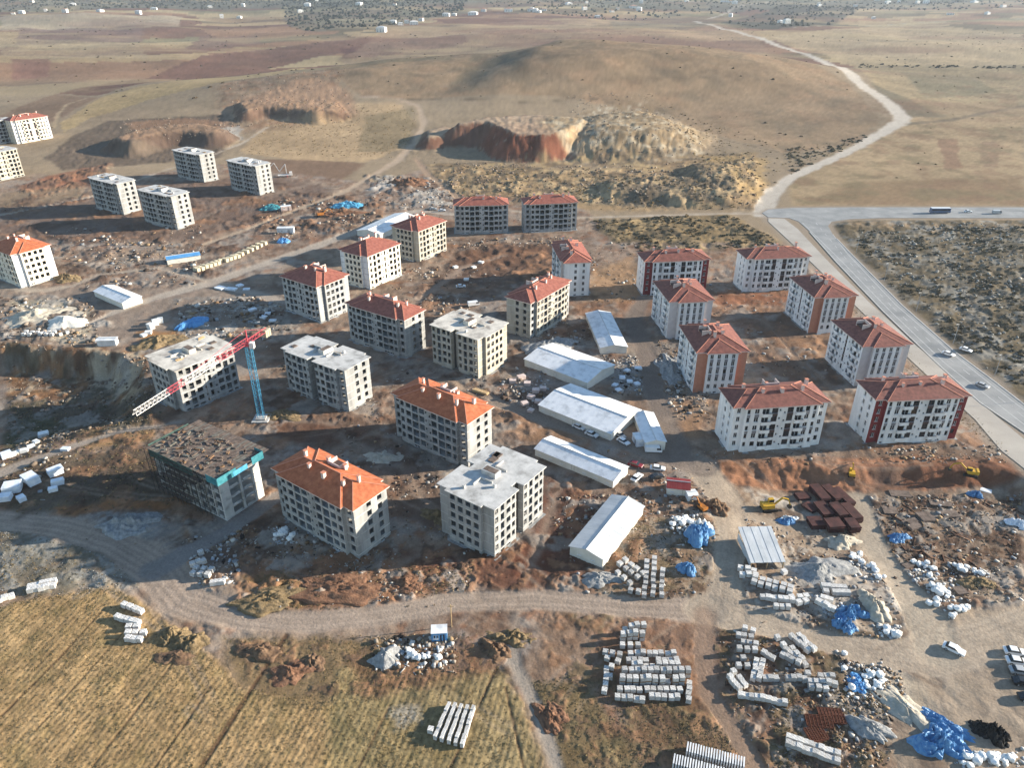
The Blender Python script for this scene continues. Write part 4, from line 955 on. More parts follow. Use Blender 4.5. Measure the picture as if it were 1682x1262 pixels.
# block still under formwork
def shell_block(cx, cy, az):
    rng = random.Random(5)
    root = thing(AB, 'half built block with dark formwork deck and teal safety nets', 'building', (cx, cy, 0), R(az), GS)
    L, W, nf, fh = 27.0, 13.0, 4, 2.85; top = nf*fh+.6
    for k in range(nf+1):
        b = MB(); b.box((0, 0, .5+k*fh), (L, W, .24)); b.build('floor_slab', 'slab_concrete', root)
    for k in range(nf):
        z = .62+k*fh+(fh-.24)/2
        for x in np.linspace(-L/2+.35, L/2-.35, 9):
            b = MB()
            if abs(abs(x)-L/2) < 1: b.box((x, -W/2+1.4, z), (.5, 2.8, fh-.24)); b.box((x, W/2-1.4, z), (.5, 2.8, fh-.24)); b.box((x, 0, z), (.45, .6, fh-.24))
            else: b.box((x, -W/2+.4, z), (.3, .8, fh-.24)); b.box((x, W/2-.4, z), (.3, .8, fh-.24)); b.box((x, 0, z), (.3, 5.0, fh-.24))
            b.build('column', 'slab_concrete', root)
        for y in (-2.2, 2.2):
            b = MB(); b.box((L/2-.3, y, .62+k*fh+.25), (.2, 2.6, .5)); b.build('parapet', 'slab_concrete', root)
        for y in (-W/2+.12, W/2-.12):
            b = MB()
            for x in np.linspace(-L/2+1.8, L/2-1.8, 8): b.box((x, y, .62+k*fh+.5), (1.5, .2, 1.0))
            b.build('parapet', 'grey_block', root)
    zt_ = .62+nf*fh
    b = MB()                                     # props and planks of the deck
    n = 0
    for x in np.arange(-L/2-1.0, L/2+1.0, .5):
        for y in np.arange(-W/2-1.0, W/2+.6, 2.9):
            n += 1
            b.box((x+.25, y+1.45, zt_+2.2+rng.uniform(-.05, .05)), (.46, 2.85, .07), 0 if rng.random() < .8 else 2)
    b.build('formwork_deck', ['formwork', 'timber', 'deck_grey'], root)
    b = MB()
    for x in np.arange(-L/2, L/2+.1, 1.6):
        for y in np.arange(-W/2, W/2+.1, 2.1): b.bar((x, y, zt_), (x, y, zt_+2.2), .05)
    b.build('prop', 'dark_steel', root)
    b = MB()
    for i in range(120):
        x, y = rng.uniform(-L/2, L/2), rng.uniform(-W/2, W/2); s_ = rng.uniform(.3, 2.2)
        b.box((x, y, zt_+2.4), (s_, rng.uniform(.15, .8), .3), rng.choice((0, 1, 2, 0)), rng.uniform(0, 3))
    o = b.build('loose_board', ['formwork', 'deck_grey', 'pallet_wood'], root); o['kind'] = 'stuff'
    for x0, x1, y0, y1 in ((L/2+1.1, L/2+1.1, -W/2-1, -W/2+5.0), (L/2+1.1, L/2+1.1, W/2-2.8, W/2+1), (L/2-3.2, L/2+1.1, -W/2-1.1, -W/2-1.1), (L/2-2.2, L/2+1.1, W/2+1.1, W/2+1.1)):
        b = MB(); b.box(((x0+x1)/2, (y0+y1)/2, zt_+1.9), (max(.06, abs(x1-x0)), max(.06, abs(y1-y0)), 2.3)); b.build('safety_net', 'teal_net', root)
    b = MB(); b.box((L/2+1.12, -.2, zt_+1.5), (.06, 4.6, 1.5)); b.build('safety_net', 'crane_blue', root)
    b = MB(); b.box((-4, -W/2-1.2, zt_+1.5), (18, .06, 2.2)); b.build('safety_net', 'green_net', root)
    b = MB(); b.box((-L/2-1.3, 0, zt_+1.2), (.06, W, 3.0)); b.build('safety_net', 'green_net', root)
    b = MB()                                     # scaffold along the long side
    y0, y1 = -W/2-.5, -W/2-1.5
    for x in np.arange(-L/2-1, L/2-3, 2.0):
        for y in (y0, y1): b.bar((x, y, 0), (x, y, zt_+2.4), .06)
    for z in np.arange(1.9, zt_+2, 1.95):
        for y in (y0, y1): b.bar((-L/2-1, y, z), (L/2-4, y, z), .05)
        b.box((-2.5+rng.uniform(-4, 4), (y0+y1)/2, z), ((L-3)*rng.uniform(.3, .7), .8, .06), 1)
    b.build('scaffold', ['dark_steel', 'formwork'], root)
    b = MB()
    for z in np.arange(1.9, zt_+2, 1.95):
        for y in np.arange(-W/2, W/2+.1, 2.1): b.bar((-L/2-1.2, y, 0), (-L/2-1.2, y, zt_+2.4), .06)
        b.box((-L/2-.9, 0, z), (.8, W, .06), 1)
    b.build('scaffold', ['dark_steel', 'formwork'], root)
shell_block(-83.5, 171.5, -32)

# ------------------------------------------------------------------ tower crane
def crane():
    bx, by = -81.2, 210.5; jz = 28.0
    root = thing('tower_crane', 'tower crane with blue mast and red and white jib over the slab block', 'crane', (bx, by, 0))
    b = MB(); b.box((0, 0, .2), (5.2, 5.2, 1.0)); b.box((0, 0, .95), (3.2, 3.2, .5)); b.build('base', 'slab_concrete', root)
    b = MB(); s_ = .85
    for x in (-s_, s_):
        for y in (-s_, s_): b.bar((x, y, 1), (x, y, jz-1), .10)
    k = 0
    for z in np.arange(1, jz-2.4, 1.7):
        for (x0, y0), (x1, y1) in (((-s_, -s_), (s_, -s_)), ((s_, -s_), (s_, s_)), ((s_, s_), (-s_, s_)), ((-s_, s_), (-s_, -s_))):
            b.bar((x0, y0, z), (x1, y1, z), .045); b.bar((x0, y0, z), (x1, y1, z+1.7), .05)
    b.build('mast', 'crane_blue', root)
    b = MB(); b.box((0, 0, jz-.7), (2.2, 2.2, .8)); b.box((1.7, -1.2, jz-.4), (1.3, 1.5, 1.9), 1); b.build('cab', ['crane_red', 'crane_white'], root)
    az = math.atan2(-42.0, -15.5); ux, uy = math.cos(az), math.sin(az); nx, ny = -uy, ux
    def P(t, o, z): return (ux*t+nx*o, uy*t+ny*o, jz+z)
    def lattice(t0, t1, mat, name, h=1.5, wv=.7):
        b = MB(); n = max(1, int(round((t1-t0)/1.6))); ts = np.linspace(t0, t1, n+1)
        for o, z in ((-wv, 0), (wv, 0), (0, h)): b.bar(P(t0, o, z), P(t1, o, z), .09)
        for i in range(n):
            a, c = ts[i], ts[i+1]; m = (a+c)/2
            for o in (-wv, wv): b.bar(P(a, o, 0), P(m, 0, h), .05); b.bar(P(m, 0, h), P(c, o, 0), .05)
            b.bar(P(a, -wv, 0), P(c, wv, 0), .07); b.bar(P(a, -wv, 0), P(a, wv, 0), .07)
        return b.build(name, mat, root)
    for t0, t1, m in ((0, 7, 'crane_red'), (7, 14, 'crane_red'), (14, 22, 'crane_white'), (22, 28, 'crane_white'), (28, 34, 'crane_red'), (34, 46, 'crane_white')): lattice(t0, t1, m, 'jib_section')
    lattice(-9.5, 0, 'crane_red', 'counter_jib', .9, .9)
    b = MB()
    for k in range(3): b.box(P(-8.0-k*.9, 0, -.6), (.75, 2.2, 2.4), 0, az)
    b.build('counterweight', 'cream_block', root)
    b = MB(); b.bar(P(0, 0, 0), P(0, 0, 4.0), .25); b.bar(P(0, 0, 4.0), P(26, 0, 1.5), .05); b.bar(P(0, 0, 4.0), P(-8, 0, .9), .05); b.build('tie_bar', 'crane_red', root)
    b = MB(); b.box(P(20, 0, -.5), (1.2, 1.0, .5), 0, az); b.bar(P(20, 0, -.5), P(20, 0, -9), .04); b.box(P(20, 0, -9.3), (.5, .3, .7)); b.build('hoist', 'dark_steel', root)
crane()

# ------------------------------------------------------------------ site sheds
def shed(label, cx, cy, L, W, az, hw=2.7, rise=1.2, roof='white_sheet', wall='sandwich_wall', nwin=7, name='site_shed', double=False, panel=1.15):
    z = min(zt(cx, cy), zt(cx+3, cy+3))
    root = thing(name, label, 'shed', (cx, cy, z), R(az), 'site sheds')
    b = MB(); b.box((0, 0, hw/2-.4), (L-.5, W-.5, hw+.8))
    for sx in (-1, 1):
        x = sx*(L/2-.25); b.tri((x, -W/2+.25, hw), (x, W/2-.25, hw), (x, 0, hw+rise*.97))
    b.build('wall', wall, root)
    n = int(L/panel); ox = L/n
    for s_ in (-1, 1):
        b = MB()
        for i in range(n):                           # lapped roof sheets
            x0, x1 = -L/2+i*ox, -L/2+(i+1)*ox-.012; dz = .012*(i % 2)
            p = [(x0, s_*(W/2+.15), hw-.03+dz), (x1, s_*(W/2+.15), hw-.03+dz), (x1, s_*.02, hw+rise+dz), (x0, s_*.02, hw+rise+dz)]
            if s_ > 0: p = p[::-1]
            b.quad(*p); q = [(x, y, zz-.07) for x, y, zz in p]; b.quad(*q[::-1])
            for k in range(4): b.quad(q[k], q[(k+1) % 4], p[(k+1) % 4], p[k])
        b.build('roof', roof, root)
    b = MB(); b.bar((-L/2, 0, hw+rise+.04), (L/2, 0, hw+rise+.04), .14, 0, 6); b.build('ridge_cap', 'grey_sheet', root)
    for s_ in (-1, 1):
        for i in range(nwin):
            x = -L/2+(i+.5)*L/nwin; w_, h = 1.1, .9
            if i == nwin//2: link('door', window_mesh(1.0, 2.0, 'p'), root, (x, s_*(W/2-.27), .1), 0 if s_ < 0 else math.pi)
            else: link('window', window_mesh(w_, h, 'w'), root, (x, s_*(W/2-.27), 1.15), 0 if s_ < 0 else math.pi)
        for y in (-W/5, W/5): link('window', window_mesh(1.0, .9, 'w'), root, (s_*(L/2-.27), y, 1.2), math.pi/2*s_)
    return root
shed('wide white shed beside the beige slab block', 20.8, 245.5, 28.5, 17.5, -40, 2.9, 1.5)
shed('wide white shed with cars parked along its wall', 25.4, 214.0, 28.5, 18.5, -39, 2.9, 1.6)
shed('long narrow white shed beside the H shaped slab block', 20.2, 185.2, 27.5, 8.8, -37, 2.7, 1.1)
shed('long grey white shed beside the stacked block pallets', 24.8, 154.0, 25.0, 9.6, 58, 2.8, 1.2, 'grey_sheet')
shed('long white shed in the shade between painted and beige blocks', 37.1, 274.3, 33, 10.5, 95, 2.7, 1.1)
shed('short bluish white shed at the end of the parked cars', 43.0, 201.7, 17.5, 6.6, 94, 2.9, .8, nwin=4)
shed('low white shed standing alone beside the cream walled block', -173.1, 311.2, 23.5, 9.4, -36, 2.8, 1.2, nwin=6)
shed('large pale shed along the dirt road behind beige block', -69.0, 413.0, 36.5, 15.5, 63, 3.2, 1.5, nwin=8)
p = T(1113, 806); shed('small hut with dark red roof beside the yard entrance', p.x, p.y, 6.6, 5.0, -10, 2.5, .8, 'maroon_paint', 'sandwich_wall', 2, 'site_hut')
MATS['rust_sheet'].node_tree  # shared
p = T(1135, 818); shed('small white hut beside the dark red roofed hut', p.x, p.y, 3.0, 2.6, 10, 2.4, .25, 'white_sheet', 'white_paint', 1, 'site_hut')
p = T(178, 566); shed('small white cabin at the rim of the cut cliff', p.x, p.y, 7.5, 3.2, 4, 2.5, .3, 'white_sheet', 'white_paint', 2, 'site_hut')
p = T(302, 428); shed('low blue roofed shed beside the cream pallet rows', p.x, p.y, 16, 6, 28, 2.6, .8, 'blue_sheet', 'sandwich_wall', 4)
def leanto():
    p = T(1258, 932); root = thing('open_shelter', 'single slope grey sheet shelter among the block pallets', 'shelter', (p.x, p.y, p.z), R(2))
    L, W = 8.6, 11.5
    n = 8
    for i in range(n):
        x0 = -L/2+i*L/n; b = MB(); x1 = x0+L/n-.04; dz = .05*(i % 2)
        pts = [(x0, -.8, 2.2+dz), (x1, -.8, 2.2+dz), (x1, W-.8, 3.9+dz), (x0, W-.8, 3.9+dz)]
        b.quad(*pts); q = [(x, y, z-.08) for x, y, z in pts]; b.quad(*q[::-1])
        for k in range(4): b.quad(q[k], q[(k+1) % 4], pts[(k+1) % 4], pts[k])
        b.build('roof_sheet', 'grey_sheet', root)
    for x in (-L/2+.3, 0, L/2-.3):
        for y, h in ((-.4, 2.15), (W-1.2, 3.75)):
            b = MB(); b.box((x, y, h/2-.3), (.18, .18, h+.5)); b.build('post', 'timber', root)
    for x in (-L/2+.2, L/2-.2):
        b = MB(); b.box((x, W/2-.8, 1.2), (.08, W-1, 2.0)); b.build('side_sheet', 'grey_sheet', root)
leanto()
#END2
#BEGIN3
# ------------------------------------------------------------------ block pallets, bundles and bags
def pallet_mesh(mat, sx=1.16, sy=1.12, sz=1.15, layers=3, seed=0, cover=None):
    rng = random.Random(seed); b = MB()
    b.box((0, 0, .02), (sx, sy, .26), 1)
    h = sz/layers
    for k in range(layers):
        b.box((rng.uniform(-.03, .03), rng.uniform(-.03, .03), .15+h*(k+.5)), (sx-.04-rng.uniform(0, .05), sy-.04-rng.uniform(0, .05), h-.03), 0)
    return b.data('block_pallet', [mat, 'pallet_wood'])
PM = {m: [pallet_mesh(m, seed=i, sz=s_) for i, s_ in enumerate((1.15, 1.2, 1.0))] for m in ('aerated_block', 'grey_block_stack', 'cream_block')}
prng = random.Random(11)
PALS = []
def pal(x, y, z, rz, mat, label, group, sy=1.0): PALS.append((math.hypot(x, y), x, y, z, rz+prng.uniform(-.09, .09), mat, label, group, sy))
def pallet_row(a, c, n, label, group, mat='aerated_block', rows=1, gap=1.45, tiers=1, skip=0.06, jit=.12, sy=1.0):
    A, B_ = T(*a), T(*c); d = (B_-A); d.z = 0; L = d.length; d.normalize(); nx = Vector((-d.y, d.x, 0)); rz = math.atan2(d.y, d.x)
    for r in range(rows):
        for i in range(n):
            if prng.random() < skip: continue
            p = A+d*(L*i/max(1, n-1))+nx*(r*gap)+Vector((prng.uniform(-jit, jit), prng.uniform(-jit, jit), 0))
            z = zt(p.x, p.y)
            pal(p.x, p.y, z, rz, mat, label, group, sy)
            if tiers > 1 and prng.random() < .8: pal(p.x, p.y, z+1.30, rz, mat, label, group)
S = 'aerated_block'; gq = 'grey_block_stack'
l = 'white block pallet in tight straight row beside the long grey white shed'; g = 'block pallets beside the grey white shed'
pallet_row((1062, 928), (1058, 981), 7, l, g, gq); pallet_row((1074, 922), (1072, 980), 7, l, g, gq); pallet_row((1088, 942), (1086, 980), 5, l, g, gq)
pallet_row((1018, 930), (1046, 952), 4, l, g, gq, 2, 1.9); pallet_row((1014, 945), (1034, 962), 3, l, g, gq); pallet_row((1024, 972), (1048, 976), 3, l, g, gq)
l = 'white block pallet scattered around the single slope shelter'; g = 'block pallets around the open shelter'
pallet_row((1216, 937), (1238, 942), 3, l, g); pallet_row((1219, 948), (1250, 951), 4, l, g); pallet_row((1275, 948), (1287, 944), 2, l, g)
pallet_row((1238, 960), (1296, 976), 6, l, g, gq, 2, 1.7); pallet_row((1252, 984), (1300, 990), 6, l, g, S, 1); pallet_row((1274, 1000), (1302, 1002), 4, l, g, S, 1)
pallet_row((1300, 986), (1324, 984), 3, l, g); pallet_row((1312, 994), (1322, 992), 2, l, g)
l = 'grey block pallet in the short double row on pale ground'; g = 'double row of grey pallets'
pallet_row((1356, 976), (1390, 978), 6, l, g, gq, 2, 1.7)
l = 'white block pallet beside the blue tarpaulin heap in the yard'; g = 'pallets beside the yard tarpaulin'
pallet_row((1344, 992), (1366, 1004), 5, l, g, S); pallet_row((1350, 986), (1362, 990), 3, l, g, S)
l = 'pale block pallet in the big tightly packed stack below the dirt road'; g = 'big stack of block pallets'
for k, (a, c, n) in enumerate((((1026, 1040), (1056, 1038), 4), ((1022, 1052), (1054, 1052), 4), ((1022, 1064), (1048, 1064), 3), ((994, 1076), (1018, 1080), 3), ((996, 1086), (1014, 1090), 2),
    ((996, 1104), (993, 1138), 5), ((1004, 1100), (1002, 1116), 2),
    ((1036, 1078), (1106, 1078), 8), ((1032, 1089), (1110, 1089), 9), ((1030, 1101), (1112, 1101), 9), ((1026, 1113), (1128, 1112), 11), ((1022, 1125), (1118, 1125), 10), ((1018, 1137), (1116, 1138), 10), ((1014, 1149), (1054, 1154), 5), ((1070, 1149), (1112, 1150), 5), ((1132, 1128), (1130, 1154), 4))):
    l = ('pale block pallet in the two tier cluster at the roadside head of the big stack' if k < 3 else 'pale block pallet in the small cluster beside the two tier head of the big stack' if k < 5 else 'pale block pallet in the single file column standing off from the big stack' if k < 7 else 'pale block pallet in the short column closing the end of the big stack' if k == 15 else 'pale block pallet in the upper packed rows of the big stack' if k < 10 else 'pale block pallet in the packed rows of the big stack away from the road')
    pallet_row(a, c, n, l, g, gq if k in (8, 10, 3) else S, tiers=2 if k in (0, 1, 9, 10, 11) else 1, skip=.05)
l = 'pale block pallet in one of five parallel rows on the stubble field'; g = 'five parallel rows of pallets'
for i in range(5): pallet_row((737+i*10, 1164+i*1.5), (716+i*11, 1214+i*3), 8, l, g, S, skip=0, jit=.04, sy=.62)
pallet_row((708, 1204), (706, 1210), 1, 'lone pale block pallet beside the five parallel rows', 'five parallel rows of pallets')
l = 'white block pallet in the tangled rows on red brown soil'; g = 'tangled pallet rows on red soil'
for a, c, n, rw in (((1222, 1036), (1236, 1040), 2, 1), ((1212, 1048), (1232, 1050), 3, 1), ((1210, 1058), (1240, 1062), 4, 1), ((1214, 1070), (1240, 1072), 3, 1), ((1220, 1085), (1220, 1085), 1, 1), ((1212, 1098), (1226, 1098), 2, 1),
    ((1276, 1052), (1286, 1064), 2, 1), ((1254, 1076), (1268, 1084), 3, 1), ((1300, 1050), (1326, 1072), 5, 1), ((1312, 1048), (1336, 1070), 5, 1), ((1284, 1080), (1310, 1092), 4, 2), ((1300, 1070), (1322, 1096), 4, 1),
    ((1242, 1090), (1236, 1118), 5, 1), ((1252, 1092), (1246, 1118), 5, 1), ((1194, 1112), (1212, 1134), 5, 2), ((1256, 1118), (1320, 1120), 8, 1), ((1326, 1112), (1366, 1116), 5, 1), ((1330, 1124), (1370, 1128), 5, 1), ((1332, 1134), (1366, 1138), 4, 1)):
    mt = S if prng.random() < .7 else gq
    pallet_row(a, c, n, l if mt == S else l.replace('white', 'greyer'), g, mt, rw, 1.6)
l = 'white block pallet in the single straight row beside the tangled pallets'; g = 'single straight pallet row'
pallet_row((1216, 1146), (1288, 1158), 9, l, g, S, skip=0, jit=.04)
l = 'white block pallet in the long double row beside rusty reinforcement'; g = 'long double pallet row'
pallet_row((1294, 1226), (1374, 1254), 10, l, g, S, 2, 1.5, skip=0, jit=.04)
l = 'white block pallet in short rows at the corner of the stubble field'; g = 'pallets at the field corner'
for a, c, n in (((198, 994), (232, 1008), 5), ((194, 1018), (228, 1026), 5), ((214, 1034), (238, 1034), 3), ((212, 1044), (236, 1044), 3), ((212, 1053), (232, 1054), 3)): pallet_row(a, c, n, l, g, S, gap=1.4)
l = 'white block pallet along the edge of the stubble field and dirt track'; g = 'pallets along the field edge'
pallet_row((50, 974), (88, 966), 5, l, g, S, 2, 1.5); pallet_row((0, 990), (30, 980), 4, l, g, S, 1)
l = 'white block pallet piled beside the branching dirt track'; g = 'pallets beside the track branch'
pallet_row((318, 946), (342, 948), 3, l, g, gq, 2, 1.6); pallet_row((318, 930), (336, 926), 3, l, g, gq); pallet_row((324, 914), (330, 912), 2, l, g, gq); pallet_row((350, 962), (366, 960), 3, l, g, S)
l = 'cream block pallet in the long rows along the dirt road'; g = 'cream pallets along the dirt road'
pallet_row((326, 446), (392, 424), 11, l, g, 'cream_block', 2, 1.9); pallet_row((398, 420), (436, 402), 6, l, g, 'cream_block', 2, 1.9)
l = 'white block pallet above the cut cliff'; g = 'pallets above the cliff'
pallet_row((40, 552), (86, 552), 6, l, g, S, 2, 2.2); pallet_row((100, 551), (112, 549), 2, l, g, S)

PALS.sort(key=lambda q: q[0])
jb = MB()
for n_, (d_, x, y, z, rz, mat, lb, gr, sy) in enumerate(PALS):
    if n_ < 300:
        o = link('block_pallet', prng.choice(PM[mat]), None, (x, y, z), rz); o.scale = (1, sy, 1); tag(o, lb, 'pallet', gr)
    else:
        k = ('aerated_block', 'grey_block_stack', 'cream_block').index(mat)
        q_ = 1.75 if k == 2 else 1.0
        if k == 2: jb.box((x, y, z+.9), (1.7, 1.6, 1.7), 2, rz); continue
        jb.box((x, y, z+.02), (1.35, 1.25*sy, .26), 3, rz); jb.box((x, y, z+.45), (1.3, 1.2*sy, .56), k, rz); jb.box((x, y, z+1.02), (1.27, 1.17*sy, .54), k, rz)
o = jb.build('block_pallets', ['aerated_block', 'grey_block_stack', 'cream_block', 'pallet_wood']); tag(o, 'farther block pallets standing in rows about the site', 'pallets', None, 'stuff')

def bundle_mesh(sx, sy, sz, seed):
    rng = random.Random(seed); b = MB()
    n = 3
    for k in range(n):
        b.box((rng.uniform(-.08, .08), rng.uniform(-.08, .08), sz*(k+.5)/n), (sx*rng.uniform(.9, 1), sy*rng.uniform(.9, 1), sz/n-.03), 0, rng.uniform(-.04, .04))
    return b
def bundles(spots, label, group, mat):
    for i, (px, py, sx, sy, sz) in enumerate(spots):
        p = T(px, py); o = bundle_mesh(sx, sy, sz, i).build('wrapped_bundle', mat); o.location = (p.x, p.y, p.z-.1); o.rotation_euler = (0, 0, R(prng.uniform(-40, 50))); tag(o, label, 'bundle', group)
bundles([(12, 752, 3, 2.4, 2), (22, 806, 4.5, 4, 2.4), (52, 792, 5, 3.5, 2.4), (92, 778, 4, 2.6, 2), (96, 796, 3.4, 2, 1.8), (10, 820, 3, 2.6, 1.6), (36, 822, 2.4, 2, 1.4), (88, 806, 2.4, 1.6, 1.2), (108, 740, 2.6, 1.6, 1)], 'pale wrapped bundle beside the shaded left track', 'wrapped bundles by the left track', 'pale_tarp')
bundles([(40, 743, 2.2, 1.6, 1.2), (28, 747, 2.2, 1.6, 1.2), (52, 736, 2.2, 1.6, 1.2), (60, 728, 2.0, 1.6, 1.2), (72, 716, 3.2, 2.6, 1.6)], 'white wrapped bundle along the rim of the shaded pit', 'bundles along the pit rim', 'white_bag')
bundles([(842, 628, 2.6, 2, 1.2), (856, 622, 3, 2, 1.4), (866, 632, 2.4, 2, 1.2), (880, 644, 2.4, 2.4, 1.3), (892, 640, 2.4, 2, 1.1), (872, 654, 2.6, 2, 1.2), (884, 662, 2.4, 2, 1.2), (862, 664, 2.4, 2, 1), (872, 676, 2, 2, .9)], 'pale pink wrapped bundle beside the wide white sheds', 'bundles beside the wide sheds', 'chimney_plaster')
bundles([(248, 540, 2.6, 2.2, 2.4), (256, 534, 2.4, 2, 2.6), (264, 530, 2.2, 2, 2.2), (244, 548, 2.6, 2, 1.2), (236, 552, 2.2, 2, 1)], 'white wrapped bundle piled above the ochre soil', 'bundles above the ochre soil', 'white_bag')
bundles([(362, 474, 5, 3.4, .8), (380, 476, 5, 3, .9), (394, 470, 3, 3, .8), (405, 476, 3, 2, .7)], 'flat bluish white sheet pile beside the dirt road junction', 'sheet piles at the road junction', 'pale_tarp')
bundles([(415, 510, 3.4, 2, .9), (432, 522, 3.4, 2.4, .9), (448, 528, 3, 2, .8), (440, 516, 2.4, 2, .8)], 'bluish white sheet pile below the grey red roofed block', 'sheet piles below the grey block', 'pale_tarp')
bundles([(748, 440, 2.4, 2, 1), (790, 432, 2.6, 2, 1), (778, 440, 2.4, 2, .9), (766, 460, 2.4, 1.8, .9)], 'white bundle on the dark dug soil behind the red roofed blocks', 'bundles on the dug soil', 'white_bag')
bundles([(1010, 634, 2, 2, .8), (1022, 622, 2, 2.4, .9), (1034, 628, 2.2, 2, .8), (1046, 632, 2, 2, .8), (1030, 610, 2, 2, .8), (1048, 606, 2.6, 2, .8), (1016, 642, 2, 2, .8)], 'bluish white bundle on grey gravel beside the wide shed', 'bundles on the grey gravel', 'pale_tarp')

def bag_mesh(seed):
    rng = random.Random(seed); bm = bmesh.new(); bmesh.ops.create_icosphere(bm, subdivisions=2, radius=.75)
    for v in bm.verts:
        c = v.co; m = max(abs(c.x), abs(c.y), abs(c.z)); c *= .75/(m**.55*.75**.45+1e-6)*(1+rng.uniform(-.16, .16)); c.z *= .85
    me = bpy.data.meshes.new('bulk_bag'); bm.to_mesh(me); bm.free(); me.materials.append(MATS['white_bag']); return me
BM_ = [bag_mesh(i) for i in range(4)]
def bags(line, n, spread, label, group, sc=(.55, 1.05)):
    for i in range(n):
        t = prng.random()*(len(line)-1); k = int(t); f = t-k
        px = line[k][0]*(1-f)+line[k+1][0]*f+prng.gauss(0, spread); py = line[k][1]*(1-f)+line[k+1][1]*f+prng.gauss(0, spread*.55)
        p = T(px, py); s_ = prng.uniform(*sc)
        o = link('bulk_bag', prng.choice(BM_), None, (p.x, p.y, p.z+.5*s_), prng.uniform(0, 3)); o.scale = (s_, s_*prng.uniform(.85, 1.2), s_*prng.uniform(.7, 1)); tag(o, label, 'bag', group)
bags([(1526, 1000), (1530, 975), (1548, 965), (1558, 985)], 22, 6, 'white bulk bag in the ring shaped heap on the pale yard', 'bags in the ring shaped heap')
bags([(1560, 1000), (1588, 1000), (1550, 1020)], 10, 5, 'white bulk bag in the ring shaped heap on the pale yard', 'bags in the ring shaped heap')
bags([(1398, 912), (1418, 925), (1446, 950)], 16, 4, 'white bulk bag in the line beside the grey gravel heap', 'bags beside the gravel heap')
bags([(1454, 1036), (1466, 1042)], 6, 5, 'white bulk bag beside the dirt road bend', 'bags beside the road bend')
bags([(1575, 1250), (1620, 1245), (1660, 1250)], 22, 8, 'white bulk bag heaped beside the big blue tarpaulin', 'bags beside the blue tarpaulin')
bags([(1505, 940), (1512, 925), (1528, 950)], 8, 6, 'white bag on the littered ground above the bag ring', 'bags on the littered ground', (.6, 1.1))
bags([(1570, 930), (1590, 940), (1615, 945)], 12, 7, 'white bag in the mixed litter beside the brown soil', 'bags in the mixed litter', (.5, 1))
bags([(1390, 1090), (1440, 1110), (1425, 1140)], 16, 12, 'white bag on the cement spoiled ground', 'bags on the cement ground', (.5, 1))
bags([(455, 884), (470, 878), (480, 886)], 12, 5, 'bluish white bag heaped against the orange roofed block', 'bags against the orange roofed block', (.7, 1.2))
bags([(1112, 862), (1130, 858), (1138, 872)], 10, 5, 'pinkish white bag heaped beside the blue and white tarpaulin', 'bags beside the tarpaulin heap', (.8, 1.2))
bags([(665, 1075), (690, 1080), (725, 1080)], 12, 6, 'pale bag beside the small blue cabin', 'bags beside the blue cabin', (.5, 1))

# ------------------------------------------------------------------ heaps and tarpaulins
def heap(name, label, cat, px, py, rx, ry_, h, mat, az=0, seed=0, rough_=.25, peak=1.0, nr=20, na=56, fold=0.0, group=None, mat2=None):
    p = T(px, py); V, F, fm = [], [], []
    if name == 'soil_heap': h *= .62; rough_ = min(.8, rough_*1.7)
    rg = random.Random(seed); a0 = rg.random()*10
    r = np.repeat(np.arange(nr+1)/nr, na); t = np.tile(2*math.pi*np.arange(na)/na, nr+1)
    w_ = 1+.22*np.sin(2*t+a0)+.13*np.sin(3*t+a0*2)+.10*np.sin(5*t+a0*3)+.07*np.sin(9*t+a0*4)+.05*np.sin(14*t+a0)
    x, y = np.cos(t)*r*w_, np.sin(t)*r*w_
    nn = fbm(x*3+seed*7.1, y*3+seed*3.3, .8, 5, seed+3, .68)*1.3
    z = h*(np.maximum(0, 1-r**peak)*(1+rough_*nn*1.6)+rough_*.45*nn*(r < .97))
    if fold: z = z+h*fold*(np.abs(fbm(x*3.2+seed, y*3.2, .8, 4, seed+9, .62))-.2)*(1-r*.6)
    z[-na:] = -.35; z = np.maximum(z, -.35)
    V = np.stack([x*rx, y*ry_, z], 1).tolist()
    for i in range(nr):
        for j in range(na):
            F.append((i*na+j, (i+1)*na+j, (i+1)*na+(j+1) % na, i*na+(j+1) % na)); fm.append(1 if mat2 and y[i*na+j] > .15 and r[i*na+j] < .9 else 0)
    me = bpy.data.meshes.new(name); me.from_pydata(V, [], F); me.materials.append(MATS[mat])
    if mat2: me.materials.append(MATS[mat2]); me.polygons.foreach_set('material_index', fm)
    me.polygons.foreach_set('use_smooth', [not fold]*len(F)); me.update()
    o = link(name, me, None, (p.x, p.y, p.z), R(az)); return tag(o, label, cat, group)
heap('soil_heap', 'rounded ochre soil heap at the field corner, the taller one', 'soil heap', 284, 1046, 3.6, 3.2, 3.0, 'soil_ochre', 0, 1)
heap('soil_heap', 'flat topped ochre soil heap at the field corner', 'soil heap', 312, 1056, 4.2, 3.2, 2.2, 'soil_ochre', 20, 2)
heap('soil_heap', 'low brown soil heap below the two ochre heaps', 'soil heap', 290, 1080, 4.0, 2.6, 1.2, 'soil_brown', 10, 3)
heap('soil_heap', 'dark brown soil heap beside the field furrow', 'soil heap', 425, 1070, 4.5, 2.6, 1.5, 'soil_brown', 0, 4)
heap('soil_heap', 'red brown soil heap beside the pair of dark furrows', 'soil heap', 478, 1105, 4.5, 3.4, 1.6, 'soil_red', 0, 5)
heap('soil_heap', 'small dark soil heap on the dry grass beside the furrow', 'soil heap', 512, 1090, 2.6, 3.0, 1.5, 'soil_brown', 0, 6)
heap('soil_heap', 'ring of brown soil with pipe at the track fork', 'soil heap', 812, 1068, 3.6, 3.0, 1.6, 'soil_brown', 0, 7, .5)
